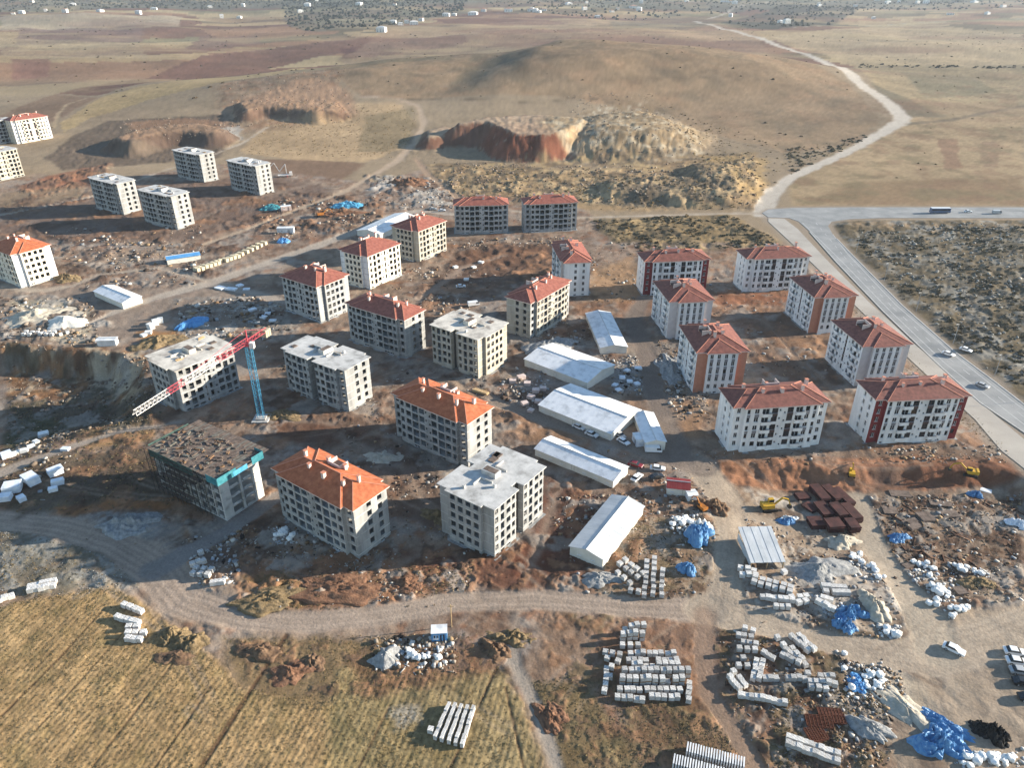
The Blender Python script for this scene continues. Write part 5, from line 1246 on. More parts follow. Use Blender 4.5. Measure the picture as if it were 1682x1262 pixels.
heap('soil_heap', 'grassy spoil heap above the soil ring', 'soil heap', 840, 1050, 5, 3, 1.8, 'soil_ochre', 0, 8, .5)
heap('soil_heap', 'low red soil heap beside the pale narrow track', 'soil heap', 905, 1178, 5, 2.6, 1.2, 'soil_red', -60, 9, .4)
heap('soil_heap', 'long weedy spoil bank between dirt road and orange roofed block', 'soil heap', 440, 985, 8, 4, 1.5, 'soil_ochre', 5, 10, .4)
heap('soil_heap', 'orange spoil bank beside the curved dirt road', 'soil heap', 555, 965, 12, 5, 1.3, 'soil_red', 0, 11, .4)
heap('soil_heap', 'small orange spoil heap beside the littered road edge', 'soil heap', 665, 960, 5, 3.0, 1.1, 'soil_red', 0, 12, .4)
heap('soil_heap', 'rust brown brush heap beside the yard entrance', 'soil heap', 1168, 832, 4.6, 3.6, 2.6, 'soil_brown', 0, 13, .6)
heap('soil_heap', 'ochre soil heap under the white bundles', 'soil heap', 262, 562, 9, 7, 3.2, 'soil_ochre', 20, 14, .25)
heap('soil_heap', 'brown soil heap beside the cream walled block', 'soil heap', 110, 458, 7, 5, 2.6, 'soil_ochre', 0, 15, .4)
heap('soil_heap', 'long brown soil bank beside the teal sheet pile', 'soil heap', 560, 352, 16, 5, 2.5, 'soil_red', 20, 16, .5)
heap('soil_heap', 'red soil heap beside the crossing of far tracks', 'soil heap', 672, 300, 14, 8, 5, 'soil_red', 0, 17, .4)
heap('soil_heap', 'orange earth heap at the foot of the crane', 'soil heap', 462, 682, 6, 4, 1.8, 'soil_ochre', 0, 18, .4)
heap('soil_heap', 'pale soil heap in the court between concrete blocks', 'soil heap', 625, 754, 6, 5, 1.6, 'sand_cream', 0, 19, .3)
heap('soil_heap', 'brown soil heap beside the orange roofed block corner', 'soil heap', 720, 848, 4.4, 3.6, 1.8, 'soil_ochre', 0, 20, .4)
heap('soil_heap', 'tan soil heap beside the bundles of the mixed litter', 'soil heap', 1605, 958, 4, 2.6, 1.4, 'soil_ochre', 0, 21, .4)
heap('gravel_heap', 'broad grey gravel heap in the yard', 'gravel heap', 1345, 942, 8, 6, 2.4, 'gravel_grey', 0, 31, .25)
heap('gravel_heap', 'small grey gravel heap beside the long grey white shed', 'gravel heap', 985, 952, 4.6, 3.0, 1.4, 'gravel_grey', 0, 32, .3)
heap('gravel_heap', 'rocky grey heap with dark hollow beside the left dirt road', 'gravel heap', 215, 862, 8, 4.5, 2.6, 'gravel_grey', 0, 33, .5)
heap('gravel_heap', 'small grey cone of gravel beside the small blue cabin', 'gravel heap', 634, 1082, 3.6, 3.0, 2.0, 'gravel_grey', 0, 34, .1)
heap('gravel_heap', 'grey gravel ridge beside the cement ground', 'gravel heap', 1425, 1196, 5, 2.2, 1.4, 'gravel_grey', -40, 35, .3)
heap('gravel_heap', 'grey crushed stone heap against the beige roofed block', 'gravel heap', 905, 568, 11, 6, 2.2, 'gravel_grey', 40, 36, .4)
heap('gravel_heap', 'grey rubble heap against the orange cornered block', 'gravel heap', 1102, 606, 5, 13, 2.0, 'gravel_grey', 8, 37, .5)
heap('sand_heap', 'bright cream sand heap above the cut cliff', 'sand heap', 108, 530, 9, 6, 2.4, 'sand_white', 10, 41, .12)
heap('sand_heap', 'long pale rubble heap beside the bright sand heap', 'sand heap', 62, 520, 13, 9, 2.8, 'sand_cream', 20, 42, .3)
heap('sand_heap', 'pale yellow sand heap in the yard beside the rusty forms', 'sand heap', 1382, 892, 4.2, 3.4, 2.2, 'sand_cream', 0, 43, .25)
heap('sand_heap', 'tall pale sand heap beside the yard tarpaulin', 'sand heap', 1436, 998, 3.2, 4.4, 2.6, 'sand_cream', 0, 44, .25)
heap('sand_heap', 'long cream sand ridge beside the big blue tarpaulin', 'sand heap', 1486, 1165, 3.2, 7.0, 1.1, 'sand_cream', 18, 45, .25)
heap('tarpaulin', 'large crumpled bright blue tarpaulin beside white bags', 'tarpaulin', 1545, 1222, 4.6, 4.2, 1.8, 'blue_tarp', 20, 51, .5, 2.2, fold=1.1, nr=16, na=44)
heap('tarpaulin', 'smaller spread blue tarpaulin above the large crumpled one', 'tarpaulin', 1552, 1192, 5.4, 2.0, .7, 'blue_tarp', -32, 52, .5, 2.0, fold=.9)
heap('tarpaulin', 'blue and white tarpaulin over stacked goods beside the yard track', 'tarpaulin', 1148, 880, 3.6, 3.8, 3.0, 'blue_tarp', 0, 53, .3, 4.0, fold=.5, mat2='white_bag')
heap('tarpaulin', 'small bright blue tarpaulin beside the pallet rows', 'tarpaulin', 1128, 938, 2.1, 2.1, 1.9, 'blue_tarp', 10, 54, .3, 3.0, fold=.6)
heap('tarpaulin', 'dark blue tarpaulin heap beside the tall pale sand heap', 'tarpaulin', 1396, 1010, 3.4, 3.0, 1.8, 'blue_tarp', 0, 55, .5, 2.0, fold=1.0)
heap('tarpaulin', 'blue tarpaulin beside the dirt road bend', 'tarpaulin', 1388, 1030, 2.6, 1.9, 1.4, 'blue_tarp', 0, 56, .5, 2.0, fold=1.0)
heap('tarpaulin', 'flat blue tarpaulin beside the pale yard path', 'tarpaulin', 1476, 884, 2.8, 2.2, .9, 'blue_tarp', 0, 57, .5, 2.0, fold=1.0)
heap('tarpaulin', 'small blue and white tarpaulin beside the yellow excavator', 'tarpaulin', 1292, 856, 3.4, 1.6, 1.0, 'blue_tarp', 0, 58, .5, 2.0, fold=1.0, mat2='white_bag')
heap('tarpaulin', 'blue tarpaulin ball beside a white board', 'tarpaulin', 1601, 814, 1.9, 1.6, 1.4, 'blue_tarp', 0, 59, .4, 2.4, fold=.8)
heap('tarpaulin', 'pale blue tarpaulin on the littered ground by the far yard edge', 'tarpaulin', 1672, 862, 3.0, 2.0, 1.2, 'pale_tarp', 0, 60, .4, 2.4, fold=.8)
heap('tarpaulin', 'light blue sheet over the cement spoiled ground', 'tarpaulin', 1406, 1124, 2.6, 2.2, .6, 'blue_sheet', 0, 61, .4, 2.4, fold=.8)
heap('tarpaulin', 'black plastic sheet beside the big blue tarpaulin', 'tarpaulin', 1628, 1206, 3.2, 2.8, 1.6, 'black_sheet', 0, 62, .6, 2.0, fold=1.2)
heap('tarpaulin', 'wide teal blue sheet pile beside the far dirt track', 'tarpaulin', 570, 338, 11, 5, 1.8, 'crane_blue', 12, 63, .4, 2.6, fold=.9)
heap('tarpaulin', 'teal sheet pile beside a pale truck', 'tarpaulin', 445, 342, 7, 5, 1.6, 'teal_net', 12, 64, .3, 3, fold=.5)
heap('tarpaulin', 'bright blue sheet beside white containers on dark soil', 'tarpaulin', 466, 397, 4, 3, 1.6, 'blue_sheet', 0, 65, .3, 3, fold=.5)
heap('tarpaulin', 'blue sheet covered stack behind the stained slab block', 'tarpaulin', 318, 532, 3.5, 8, 1.6, 'blue_sheet', -25, 66, .15, 5, fold=.2)

# ------------------------------------------------------------------ vehicles and machines
def wheel_data(r, wd):
    b = MB(); b.bar((0, -wd/2, 0), (0, wd/2, 0), r, 0, 14); b.bar((0, -wd/2-.01, 0), (0, wd/2+.01, 0), r*.55, 1, 10); return b.data('wheel', ['tyre', 'car_silver'])
WH = {}
def wheel(parent, x, y, r=.33, wd=.24):
    k = (r, wd)
    if k not in WH: WH[k] = wheel_data(r, wd)
    return link('wheel', WH[k], parent, (x, y, r))
CARD = {}
def loft(b, prof, yw, m=0):
    """side profile (x, z) swept across the width, narrowing to the top"""
    n = len(prof); i = len(b.v)
    for s_ in (-1, 1):
        for x, z in prof: b.v.append((x, s_*yw(z), z))
    for k in range(n):
        j = (k+1) % n; b.f.append((i+k, i+j, i+n+j, i+n+k)); b.m.append(m)
    b.f.append(tuple(i+n-1-k for k in range(n))); b.m.append(m); b.f.append(tuple(i+n+k for k in range(n))); b.m.append(m)
def car(label, px, py, az, mat='car_white', kind='car', group='parked cars', zoff=0):
    p = T(px, py) if zoff == 0 else Vector((*G(px, py), zoff)); root = thing('parked_car' if kind == 'car' else 'van', label, 'car' if kind == 'car' else 'van', (p.x, p.y, p.z), R(az), group)
    k = (mat, kind)
    if k not in CARD:
        b = MB(); g_ = MB()
        if kind == 'car':
            loft(b, [(-2.15, .35), (2.1, .35), (2.2, .62), (2.05, .82), (1.0, .95), (-1.7, .98), (-2.2, .9), (-2.25, .6)], lambda z: .88-.06*max(0, z-.7))
            loft(b, [(-1.65, .95), (.95, .95), (.25, 1.46), (-1.15, 1.48)], lambda z: .84-.28*max(0, z-.95))
            loft(g_, [(-1.70, 1.0), (1.0, 1.0), (.36, 1.40), (-1.24, 1.41)], lambda z: .855-.28*max(0, z-.95))
        else:
            loft(b, [(-2.6, .4), (2.45, .4), (2.6, .75), (2.3, 1.05), (1.75, 1.95), (-2.55, 2.02), (-2.65, .9)], lambda z: .97-.06*max(0, z-1.1))
            loft(g_, [(.9, 1.15), (2.32, 1.15), (1.92, 1.8), (.9, 1.8)], lambda z: .985-.06*max(0, z-1.1))
        li = MB(); x_ = 2.16 if kind == 'car' else 2.55
        for s_ in (-1, 1): li.box((x_, s_*.62, .68), (.12, .3, .14))
        CARD[k] = (b.data('body', [mat]), g_.data('window', ['glass']), li.data('headlight', ['window_white']))
    a, c, d = CARD[k]; link('body', a, root); link('window', c, root); link('headlight', d, root)
    wx = 1.35 if kind == 'car' else 1.7
    for x in (-wx, wx):
        for y in (-.78, .78): wheel(root, x, y, .33 if kind == 'car' else .38)
    return root
car('white car parked first in line along the wide shed wall', 951, 704, -40, 'car_white')
car('white car parked second in line along the wide shed wall', 972, 716, -38, 'car_white')
car('silver white car parked at the corner of the wide shed', 1018, 717, -60, 'car_silver')
car('white car parked between the wide shed corner and the short shed', 1024, 728, -50, 'car_white')
car('white car parked alone on the site street', 1080, 772, -12, 'car_white')
car('white car parked beside the end of the long narrow shed', 1046, 787, 50, 'car_white')
car('dark red car parked behind the end of the long narrow shed', 1044, 766, -30, 'car_red')
car('black car parked beside the dark red roofed hut', 1078, 786, 20, 'car_dark')
car('white car standing alone on the pale yard', 1566, 1070, -40, 'car_white')
for i, (px, py, az, m, lb) in enumerate(((1666, 1074, -12, 'car_white', 'white car at the head of the yard parking row'), (1670, 1090, -12, 'car_white', 'white car second in the yard parking row'), (1676, 1106, -12, 'car_silver', 'silver car in the yard parking row'), (1681, 1124, -10, 'car_dark', 'dark car in the yard parking row'), (1690, 1150, -10, 'car_dark', 'black car at the far end of the yard parking row'))): car(lb, px, py, az, m)
car('white car driving on the asphalt road, in the far lane', 1586, 577, -50, 'car_white', 'car', 'cars on the road', .062)
car('white car driving on the asphalt road behind another', 1557, 584, -50, 'car_white', 'car', 'cars on the road', .062)
car('dark windowed silver car on the asphalt road near the service road', 1613, 636, -48, 'car_silver', 'car', 'cars on the road', .062)
car('white car on the cross road behind the bus', 1590, 349, 0, 'car_white', 'car', 'cars on the road', .062)
car('white van on the cross road well behind the bus', 1637, 351, 0, 'car_silver', 'van', 'cars on the road', .062)
car('white van among the dug soil behind beige slab block', 778, 502, 20, 'car_white', 'van')
car('white car beside white bundles on the dug soil', 757, 472, 10, 'car_white')
car('silver car at the far edge beside the tiled grey blocks', 712, 345, 5, 'car_silver')
car('white car at the far edge beside the tiled grey blocks', 726, 347, 5, 'car_white')
car('white van beside the short bluish shed', 1073, 742, -4, 'car_white', 'van')
def bus():
    p = Vector((*G(1543, 350), .062)); root = thing('bus', 'dark blue and white bus on the cross road', 'bus', p, 0)
    b = MB(); b.box((0, 0, 1.75), (11.6, 2.5, 2.6), 0, 0, .97); b.box((0, 0, 3.12), (11.2, 2.3, .2), 1); b.build('body', ['bus_blue', 'car_white'], root)
    for s_ in (-1, 1):
        for i in range(7):
            b = MB(); b.box((-4.6+i*1.5, s_*1.235, 2.15), (1.35, .06, .9)); b.build('window', 'glass', root)
    for x in (-3.6, 3.8):
        for y in (-1.1, 1.1): wheel(root, x, y, .5, .3)
bus()
def excavator(label, px, py, az, mat='machine_yellow', s=1.0, arm=70):
    p = T(px, py); root = thing('excavator', label, 'excavator', (p.x, p.y, p.z), R(az), 'excavators'); root.scale = (s, s, s)
    for y in (-1.1, 1.1):
        b = MB(); loft(b, [(-1.9, .1), (1.9, .1), (2.2, .45), (1.9, .85), (-1.9, .85), (-2.2, .45)], lambda z: .3); o = b.build('track', 'tyre', root); o.location = (0, y, 0)
    b = MB(); b.box((0, 0, 1.0), (1.6, 1.6, .5)); b.box((-.5, 0, 1.75), (3.4, 2.4, 1.0), 0, 0, .94); b.box((-1.9, 0, 1.8), (.7, 2.4, 1.2)); b.build('body', mat, root)
    b = MB(); b.box((.6, .7, 2.55), (1.5, 1.0, 1.5), 0, 0, .9); o = b.build('cab', mat, root)
    b = MB(); b.box((.62, .7, 2.7), (1.4, 1.04, .8)); b.box((.7, .7, 2.7), (1.46, .9, .75)); b.build('window', 'glass', o)
    b = MB(); b.bar((1.0, -.2, 1.7), (3.4, -.2, 3.9), .28); b.bar((3.4, -.2, 3.9), (5.2, -.2, 3.2), .24); b.build('boom', mat, root)
    b = MB(); b.bar((5.2, -.2, 3.3), (6.1, -.2, 1.2), .19); b.build('stick', mat, root)
    b = MB(); loft(b, [(5.6, 1.1), (6.4, 1.2), (6.5, .5), (5.9, .15), (5.4, .5)], lambda z: .55); o = b.build('bucket', 'dark_steel', root); o.location = (0, -.2, 0)
excavator('yellow excavator beside the stacked rusty forms', 1262, 838, 8)
excavator('small yellow excavator at the foot of the orange bank', 1396, 790, 70, s=.7)
excavator('dull yellow excavator at the end of the orange bank', 1592, 782, 160, 'machine_yellow', .9)
excavator('orange brown excavator beside the brush heap', 1152, 838, 120, 'machine_orange', .7)
excavator('orange excavator beside the far soil bank', 528, 355, 30, 'machine_orange', 1.1)
def pump_truck():
    p = T(468, 290); root = thing('pump_truck', 'concrete pump truck with white folded boom beside slab block', 'truck', (p.x, p.y, p.z), R(15))
    b = MB(); b.box((0, 0, 1.1), (9, 2.3, .7)); b.build('chassis', 'crane_white', root)
    b = MB(); b.box((4.2, 0, 2.0), (2.0, 2.4, 2.2), 0, 0, .92); b.build('cab', 'crane_white', root)
    for x in (-3, -1.8, 3.6):
        for y in (-1.05, 1.05): wheel(root, x, y, .5, .35)
    pts = [(1.5, 0, 1.6), (1.2, 0, 8.5), (-3.2, .3, 3.6), (-6.2, .5, 9.6), (-10.8, .6, 5.2)]
    for i in range(4):
        b = MB(); b.bar(pts[i], pts[i+1], .34-.04*i); b.build('boom_section', 'crane_white', root)
    for s_ in (-1, 1):
        b = MB(); b.bar((1.5, s_*1.1, 1.0), (1.8, s_*3.4, .1), .16); b.build('outrigger', 'crane_red', root)
pump_truck()
def container(label, px, py, L, W, Hh, az, mat):
    p = T(px, py); root = thing('site_container', label, 'container', (p.x, p.y, p.z-.1), R(az), 'site containers')
    b = MB(); b.box((0, 0, Hh/2), (L, W, Hh)); n = int(L/.6)
    for s_ in (-1, 1):
        for i in range(n): b.box((-L/2+(i+.5)*L/n, s_*(W/2+.03), Hh/2), (L/n*.5, .08, Hh-.4))
    b.build('body', mat, root)
    b = MB(); b.box((0, 0, Hh+.05), (L+.16, W+.22, .1)); b.build('roof', 'white_sheet', root)
    link('door', window_mesh(.9, 1.9, 'p'), root, (L*.2, -W/2-.12, .15), 0); link('window', window_mesh(1.1, .9, 'w'), root, (-L*.22, -W/2-.12, 1.1), 0)
container('pale blue container beside the short bluish shed', 1048, 728, 4.2, 2.5, 2.6, -80, 'pale_tarp')
container('small bright blue cabin beside the dirt road', 722, 1047, 3.4, 2.4, 2.5, 4, 'blue_sheet')
container('white container on dark soil beside blue sheet', 470, 382, 9, 3, 3, 5, 'white_paint')
container('white container beside the teal sheet pile', 470, 345, 6, 2.6, 2.6, 25, 'chimney_plaster')
def pole(label, px, py, h):
    p = T(px, py); root = thing('utility_pole', label, 'pole', (p.x, p.y, p.z-.3), 0)
    b = MB(); b.bar((0, 0, 0), (0, 0, h), .11, 0, 6); b.build('post', 'timber', root); b = MB(); b.box((0, 0, h-.5), (1.4, .12, .12)); b.build('crossarm', 'timber', root)
pole('thin wooden pole beside the small blue cabin', 742, 1030, 7)
for i, (px, py) in enumerate(((1402, 416), (1448, 462), (1500, 512), (1560, 566), (1628, 618), (1680, 660))):
    q = G(px, py); root = thing('street_lamp', 'tall grey lamp post along the scrub side of the asphalt road', 'street lamp', (q[0]+1.2, q[1], -.2), R(-140), 'lamp posts along the road')
    b = MB(); b.bar((0, 0, 0), (0, 0, 9), .09, 0, 6); b.build('post', 'car_silver', root)
    b = MB(); b.bar((0, 0, 8.9), (1.8, 0, 9.3), .06, 0, 5); b.build('arm', 'car_silver', root); b = MB(); b.box((2.0, 0, 9.3), (.7, .25, .12)); b.build('lamp_head', 'grey_sheet', root)

# stacks of steel forms, bars and ribbed panels
def plate_stack(name, label, cat, px, py, n, sx, sy, t, mat, az, group=None, jit=.15, part='plate'):
    p = T(px, py); root = thing(name, label, cat, (p.x, p.y, p.z-.05), R(az), group); rg = random.Random(int(px*7+py))
    for k in range(n):
        b = MB(); b.box((rg.uniform(-jit, jit), rg.uniform(-jit, jit), t*(k+.5)), (sx*rg.uniform(.93, 1), sy*rg.uniform(.93, 1), t*.86), 0, rg.uniform(-.05, .05)); b.build(part, mat, root)
gs = 'stacks of dark rusty forms'; ls = 'dark rusty steel form stack between excavator and pale yard path'
for i, (px, py, n, sx, sy, az) in enumerate(((1345, 815, 5, 3, 7, 12), (1366, 815, 5, 3, 7, 14), (1384, 820, 5, 2.6, 8, 16), (1352, 840, 4, 3.4, 6, 12), (1376, 845, 6, 3, 6, 10), (1396, 848, 6, 3, 7, 14), (1340, 862, 4, 4, 4, 5), (1368, 868, 6, 4.4, 4, 5), (1398, 868, 6, 3, 4.4, 8), (1330, 836, 3, 3, 4, 30), (1318, 818, 3, 4, 3, 10))):
    plate_stack('form_stack', ls, 'steel forms', px, py, n, sx, sy, .34, 'rust_sheet', az, gs)
lr = 'rust red reinforcement bar stack beside the long double pallet row'
for px, py, sx, sy, az in ((1345, 1188, 5, 2.6, -8), (1370, 1182, 4, 2.4, -8), (1340, 1208, 3.6, 3, 12), (1362, 1172, 4.6, 1.6, -4)):
    p = T(px, py); root = thing('rebar_stack', lr, 'rebar', (p.x, p.y, p.z), R(az), 'red reinforcement stacks')
    for k in range(4):
        b = MB()
        for j in range(9): b.bar((-sx/2, -sy/2+j*sy/8, .1+.13*k), (sx/2, -sy/2+j*sy/8+prng.uniform(-.1, .1), .1+.13*k), .06)
        for j in range(8): b.bar((-sx/2+j*sx/7, -sy/2, .16+.13*k), (-sx/2+j*sx/7, sy/2, .16+.13*k), .05)
        b.build('bar_mat', 'rebar', root)
def ribbed(a, c, n, label):
    A, B_ = T(*a), T(*c); d = B_-A; d.z = 0; L = d.length; rz = math.atan2(d.y, d.x)
    root = thing('panel_rack', label, 'panel rack', (A.x, A.y, (A.z+B_.z)/2), rz, 'racks of white panels')
    b = MB(); b.box((L/2, 0, .1), (L+.4, 2.0, .2)); b.build('skid', 'pallet_wood', root)
    for i in range(n):
        b = MB(); b.box((L*i/(n-1), prng.uniform(-.05, .05), .95), (L/n*.55, 2.1, 1.5)); b.build('panel', 'white_sheet', root)
ribbed((1128, 1236), (1220, 1262), 22, 'upper rack of upright white panels at the edge of the weeds')
ribbed((1106, 1256), (1200, 1284), 22, 'lower rack of upright white panels at the edge of the weeds')
for px, py, sx, sy, az in ((1478, 812, 6, 3, -4), (1462, 840, 4, 3.4, -8), (1500, 862, 5, 4, 20), (1520, 850, 4, 4, 10), (1560, 846, 5, 3, 0), (1492, 930, 3, 1.6, 20), (1578, 972, 2.8, 2.6, 10), (1545, 828, 6, 2.4, -8)):
    plate_stack('form_stack', 'low dark brown sheet pile on the littered brown soil', 'sheet pile', px, py, 2, sx, sy, .22, 'formwork', az, 'dark sheet piles on littered soil')
plate_stack('board', 'white board lying beside the blue tarpaulin ball', 'board', 1620, 806, 1, 3, 2, .2, 'white_sheet', -30)
plate_stack('timber_stack', 'yellow timber stack beside the grey sheet shelter', 'timber', 1244, 874, 3, 3, 2, .35, 'timber', 10)
plate_stack('timber_stack', 'timber boards on the roof side ground of the beige slab block', 'timber', 790, 645, 3, 6, 1.6, .25, 'timber', -30)

# ------------------------------------------------------------------ scattered litter, stones, weeds
def ztv(x, y):
    r = np.interp(y, ry, np.arange(NR)); i = np.minimum(r.astype(int), NR-2); fr = r-i
    def row(k):
        c = np.interp(x/zc[k], cols_u, np.arange(NC)); j = np.minimum(c.astype(int), NC-2); f = c-j
        return HG[k, j]*(1-f)+HG[k, j+1]*f
    return row(i)*(1-fr)+row(i+1)*fr
nrg = np.random.default_rng(5)
def sample(px, n, clump=0.0, seed=0):
    P = GP(px); lo, hi = P.min(0), P.max(0); out = np.zeros((0, 2)); guard = 0; zg = zone.reshape(NR, NC)
    while len(out) < n and guard < 60:
        q = lo+(hi-lo)*nrg.random((n*2+50, 2)); m = sd_poly(q[:, 0], q[:, 1], P) > 0
        ri = np.clip(np.rint(np.interp(q[:, 1], ry, np.arange(NR))).astype(int), 0, NR-1); ci = np.clip(np.rint(np.interp(q[:, 0]/zc[ri], cols_u, np.arange(NC))).astype(int), 0, NC-1)
        m &= (zg[ri, ci] != 1) | (nrg.random(len(q)) < .03)
        if clump:
            f = fbm(q[:, 0], q[:, 1], 14, 3, 200+seed); m &= nrg.random(len(q)) < sstep(-.15, .35, f)*clump+(1-clump)
        out = np.concatenate([out, q[m]]); guard += 1
    return out[:n]
def _ico():
    bm = bmesh.new(); bmesh.ops.create_icosphere(bm, subdivisions=1, radius=.5); v = np.array([x.co[:] for x in bm.verts]); bm.verts.index_update(); f = np.array([[y.index for y in x.verts] for x in bm.faces]); bm.free(); return v, f
ICO = _ico()
BOX = (np.array([(x, y, z) for z in (-.5, .5) for x, y in ((-.5, -.5), (.5, -.5), (.5, .5), (-.5, .5))]), np.array([(0, 3, 2), (0, 2, 1), (4, 5, 6), (4, 6, 7), (0, 1, 5), (0, 5, 4), (1, 2, 6), (1, 6, 5), (2, 3, 7), (2, 7, 6), (3, 0, 4), (3, 4, 7)]))
def instances(base, pos, scl, rot, cols, jit=0.0):
    v, f = base; n = len(pos); nv = len(v)
    V = v[None]*scl[:, None, :]
    if jit: V = V*(1+jit*(nrg.random((n, nv, 1))-.5)*2)
    c, s_ = np.cos(rot), np.sin(rot)
    x = V[:, :, 0]*c[:, None]-V[:, :, 1]*s_[:, None]; y = V[:, :, 0]*s_[:, None]+V[:, :, 1]*c[:, None]
    V = np.stack([x, y, V[:, :, 2]], 2)+pos[:, None, :]
    F = (f[None]+(np.arange(n)*nv)[:, None, None]).reshape(-1, f.shape[1])
    Cc = np.repeat(cols, nv, 0)
    return V.reshape(-1, 3), F, Cc
ACC = {}
def scatter(key, px, n, size, palette, shape='rock', clump=.8, seed=0, sink=.25):
    q = sample(px, n, clump, seed); n = len(q); z = ztv(q[:, 0], q[:, 1])
    s_ = size[0]+(size[1]-size[0])*nrg.random(n)**2.6
    pa = np.array([alb(c) for c in palette]); cols = pa[nrg.integers(0, len(pa), n)]*(0.8+.4*nrg.random((n, 1)))
    if shape == 'rock': base, scl, jit = ICO, np.stack([s_*(.8+.5*nrg.random(n)), s_*(.7+.5*nrg.random(n)), s_*(.5+.4*nrg.random(n))], 1), .28
    elif shape == 'board': base, scl, jit = BOX, np.stack([s_*(1.5+2.5*nrg.random(n)), s_*.35, .10+.15*nrg.random(n)], 1), 0
    else: base, scl, jit = BOX, np.stack([s_*(.8+.6*nrg.random(n)), s_*(.6+.5*nrg.random(n)), s_*(.3+.5*nrg.random(n))], 1), 0
    pos = np.stack([q[:, 0], q[:, 1], z+scl[:, 2]*(.5-sink)], 1)
    ACC.setdefault(key, []).append(instances(base, pos, scl, nrg.random(n)*6.3, cols, jit))
WH_ = [(206, 200, 190), (178, 174, 170), (222, 216, 208), (160, 164, 170)]; BLU = [(96, 150, 200), (60, 120, 190), (150, 190, 215)]; TIM = [(190, 156, 112), (150, 116, 80)]; DK = [(86, 70, 60), (64, 54, 50)]; STN = [(168, 148, 128), (184, 166, 146), (150, 130, 110), (134, 110, 90)]
LIT = WH_+TIM+DK+STN[:3]+[(140, 120, 104), (170, 150, 130)]
for k, (poly, n, sz) in enumerate((
    ([(815, 600), (915, 605), (905, 690), (825, 690)], 160, (.3, 1.4)), ([(850, 545), (965, 520), (1000, 560), (880, 580)], 260, (.3, 1.3)), ([(990, 585), (1065, 585), (1060, 650), (1005, 650)], 200, (.3, 1.2)),
    ([(1095, 640), (1165, 640), (1165, 695), (1100, 690)], 150, (.3, 1.3)), ([(1080, 560), (1125, 555), (1125, 660), (1085, 660)], 320, (.3, 1.3)), ([(290, 495), (430, 490), (440, 560), (300, 560)], 300, (.4, 2.0)),
    ([(400, 485), (480, 490), (480, 545), (410, 540)], 160, (.4, 2)), ([(0, 490), (150, 490), (170, 570), (0, 570)], 300, (.4, 1.8)), ([(0, 700), (120, 700), (140, 830), (0, 835)], 140, (.3, 1.4)),
    ([(295, 890), (420, 860), (430, 930), (320, 970)], 220, (.25, 1.1)), ([(440, 860), (580, 890), (600, 940), (440, 920)], 220, (.2, .8)), ([(420, 910), (780, 900), (780, 985), (420, 1005)], 360, (.15, .6)),
    ([(1190, 840), (1480, 850), (1480, 1060), (1200, 1040)], 700, (.15, .9)), ([(1430, 800), (1682, 800), (1682, 990), (1480, 1000)], 900, (.15, .9)), ([(1180, 1030), (1460, 1040), (1470, 1262), (1200, 1262)], 800, (.15, .8)),
    ([(610, 1045), (750, 1045), (750, 1110), (610, 1110)], 220, (.2, 1.0)), ([(170, 395), (340, 400), (330, 450), (180, 450)], 220, (.4, 2.0)), ([(430, 330), (640, 330), (620, 372), (430, 400)], 260, (.5, 2.2)),
    ([(600, 290), (745, 295), (745, 345), (620, 345)], 320, (.4, 1.6)), ([(640, 440), (830, 440), (800, 520), (640, 520)], 260, (.3, 1.5)), ([(890, 820), (1180, 800), (1180, 985), (960, 985)], 700, (.15, .9)),
    ([(1170, 738), (1650, 730), (1660, 760), (1180, 765)], 320, (.2, .9)), ([(540, 590), (800, 620), (780, 800), (560, 780)], 420, (.2, 1.0)), ([(640, 780), (740, 780), (740, 900), (640, 890)], 200, (.2, .9)),
    ([(430, 560), (480, 640), (620, 690), (620, 650), (560, 600)], 120, (.3, 1.2)), ([(1050, 470), (1340, 440), (1400, 620), (1120, 640)], 420, (.2, 1.2)), ([(1375, 1080), (1480, 1085), (1500, 1170), (1400, 1160)], 500, (.15, .8)),
    ([(60, 380), (330, 360), (330, 470), (110, 480)], 300, (.4, 1.8)), ([(940, 400), (1050, 400), (1060, 500), (940, 500)], 200, (.3, 1.2)), ([(960, 740), (1180, 740), (1180, 830), (1000, 830)], 300, (.15, .8)), ([(735, 395), (960, 388), (960, 404), (740, 412)], 200, (.3, 1.4)))):
    scatter('construction_litter', poly, n//2, sz, LIT, 'box', .85, k); scatter('construction_litter', poly, n//3, (sz[0]*.7, sz[1]*.55), LIT+TIM, 'board', .85, k+50)
    scatter('rubble', poly, n//6, (sz[0], sz[1]*.8), STN+DK, 'rock', .9, k)
scatter('rubble', [(0, 400), (1250, 400), (1650, 760), (1682, 1262), (1000, 1262), (900, 1010), (300, 1010), (0, 860)], 700, (.15, .45), STN+DK, 'rock', .7, 90)
scatter('rubble', [(0, 300), (700, 290), (1200, 420), (0, 480)], 300, (.3, 1.0), STN+DK, 'rock', .9, 91)
scatter('rubble', [(930, 180), (1100, 175), (1160, 250), (980, 280)], 700, (.5, 1.6), STN+[(214, 200, 176)], 'rock', .6, 92)
scatter('rubble', [(200, 200), (380, 200), (390, 235), (190, 245)], 300, (.6, 1.6), STN, 'rock', .6, 93)
scatter('rubble', [(380, 150), (570, 145), (580, 205), (370, 220)], 420, (.6, 1.6), STN+[(170, 120, 90)], 'rock', .6, 94)
scatter('rubble', [(710, 265), (990, 275), (1240, 255), (1240, 340), (760, 335)], 900, (.5, 2.2), STN, 'rock', .8, 95)
scatter('rubble', [(1400, 370), (1682, 365), (1682, 660), (1500, 500)], 900, (.3, 1.8), [(170, 168, 160), (150, 148, 142), (190, 186, 176)], 'rock', .9, 96)
scatter('rubble', [(0, 560), (250, 585), (260, 690), (0, 720)], 500, (.3, 1.4), STN, 'rock', .7, 97)
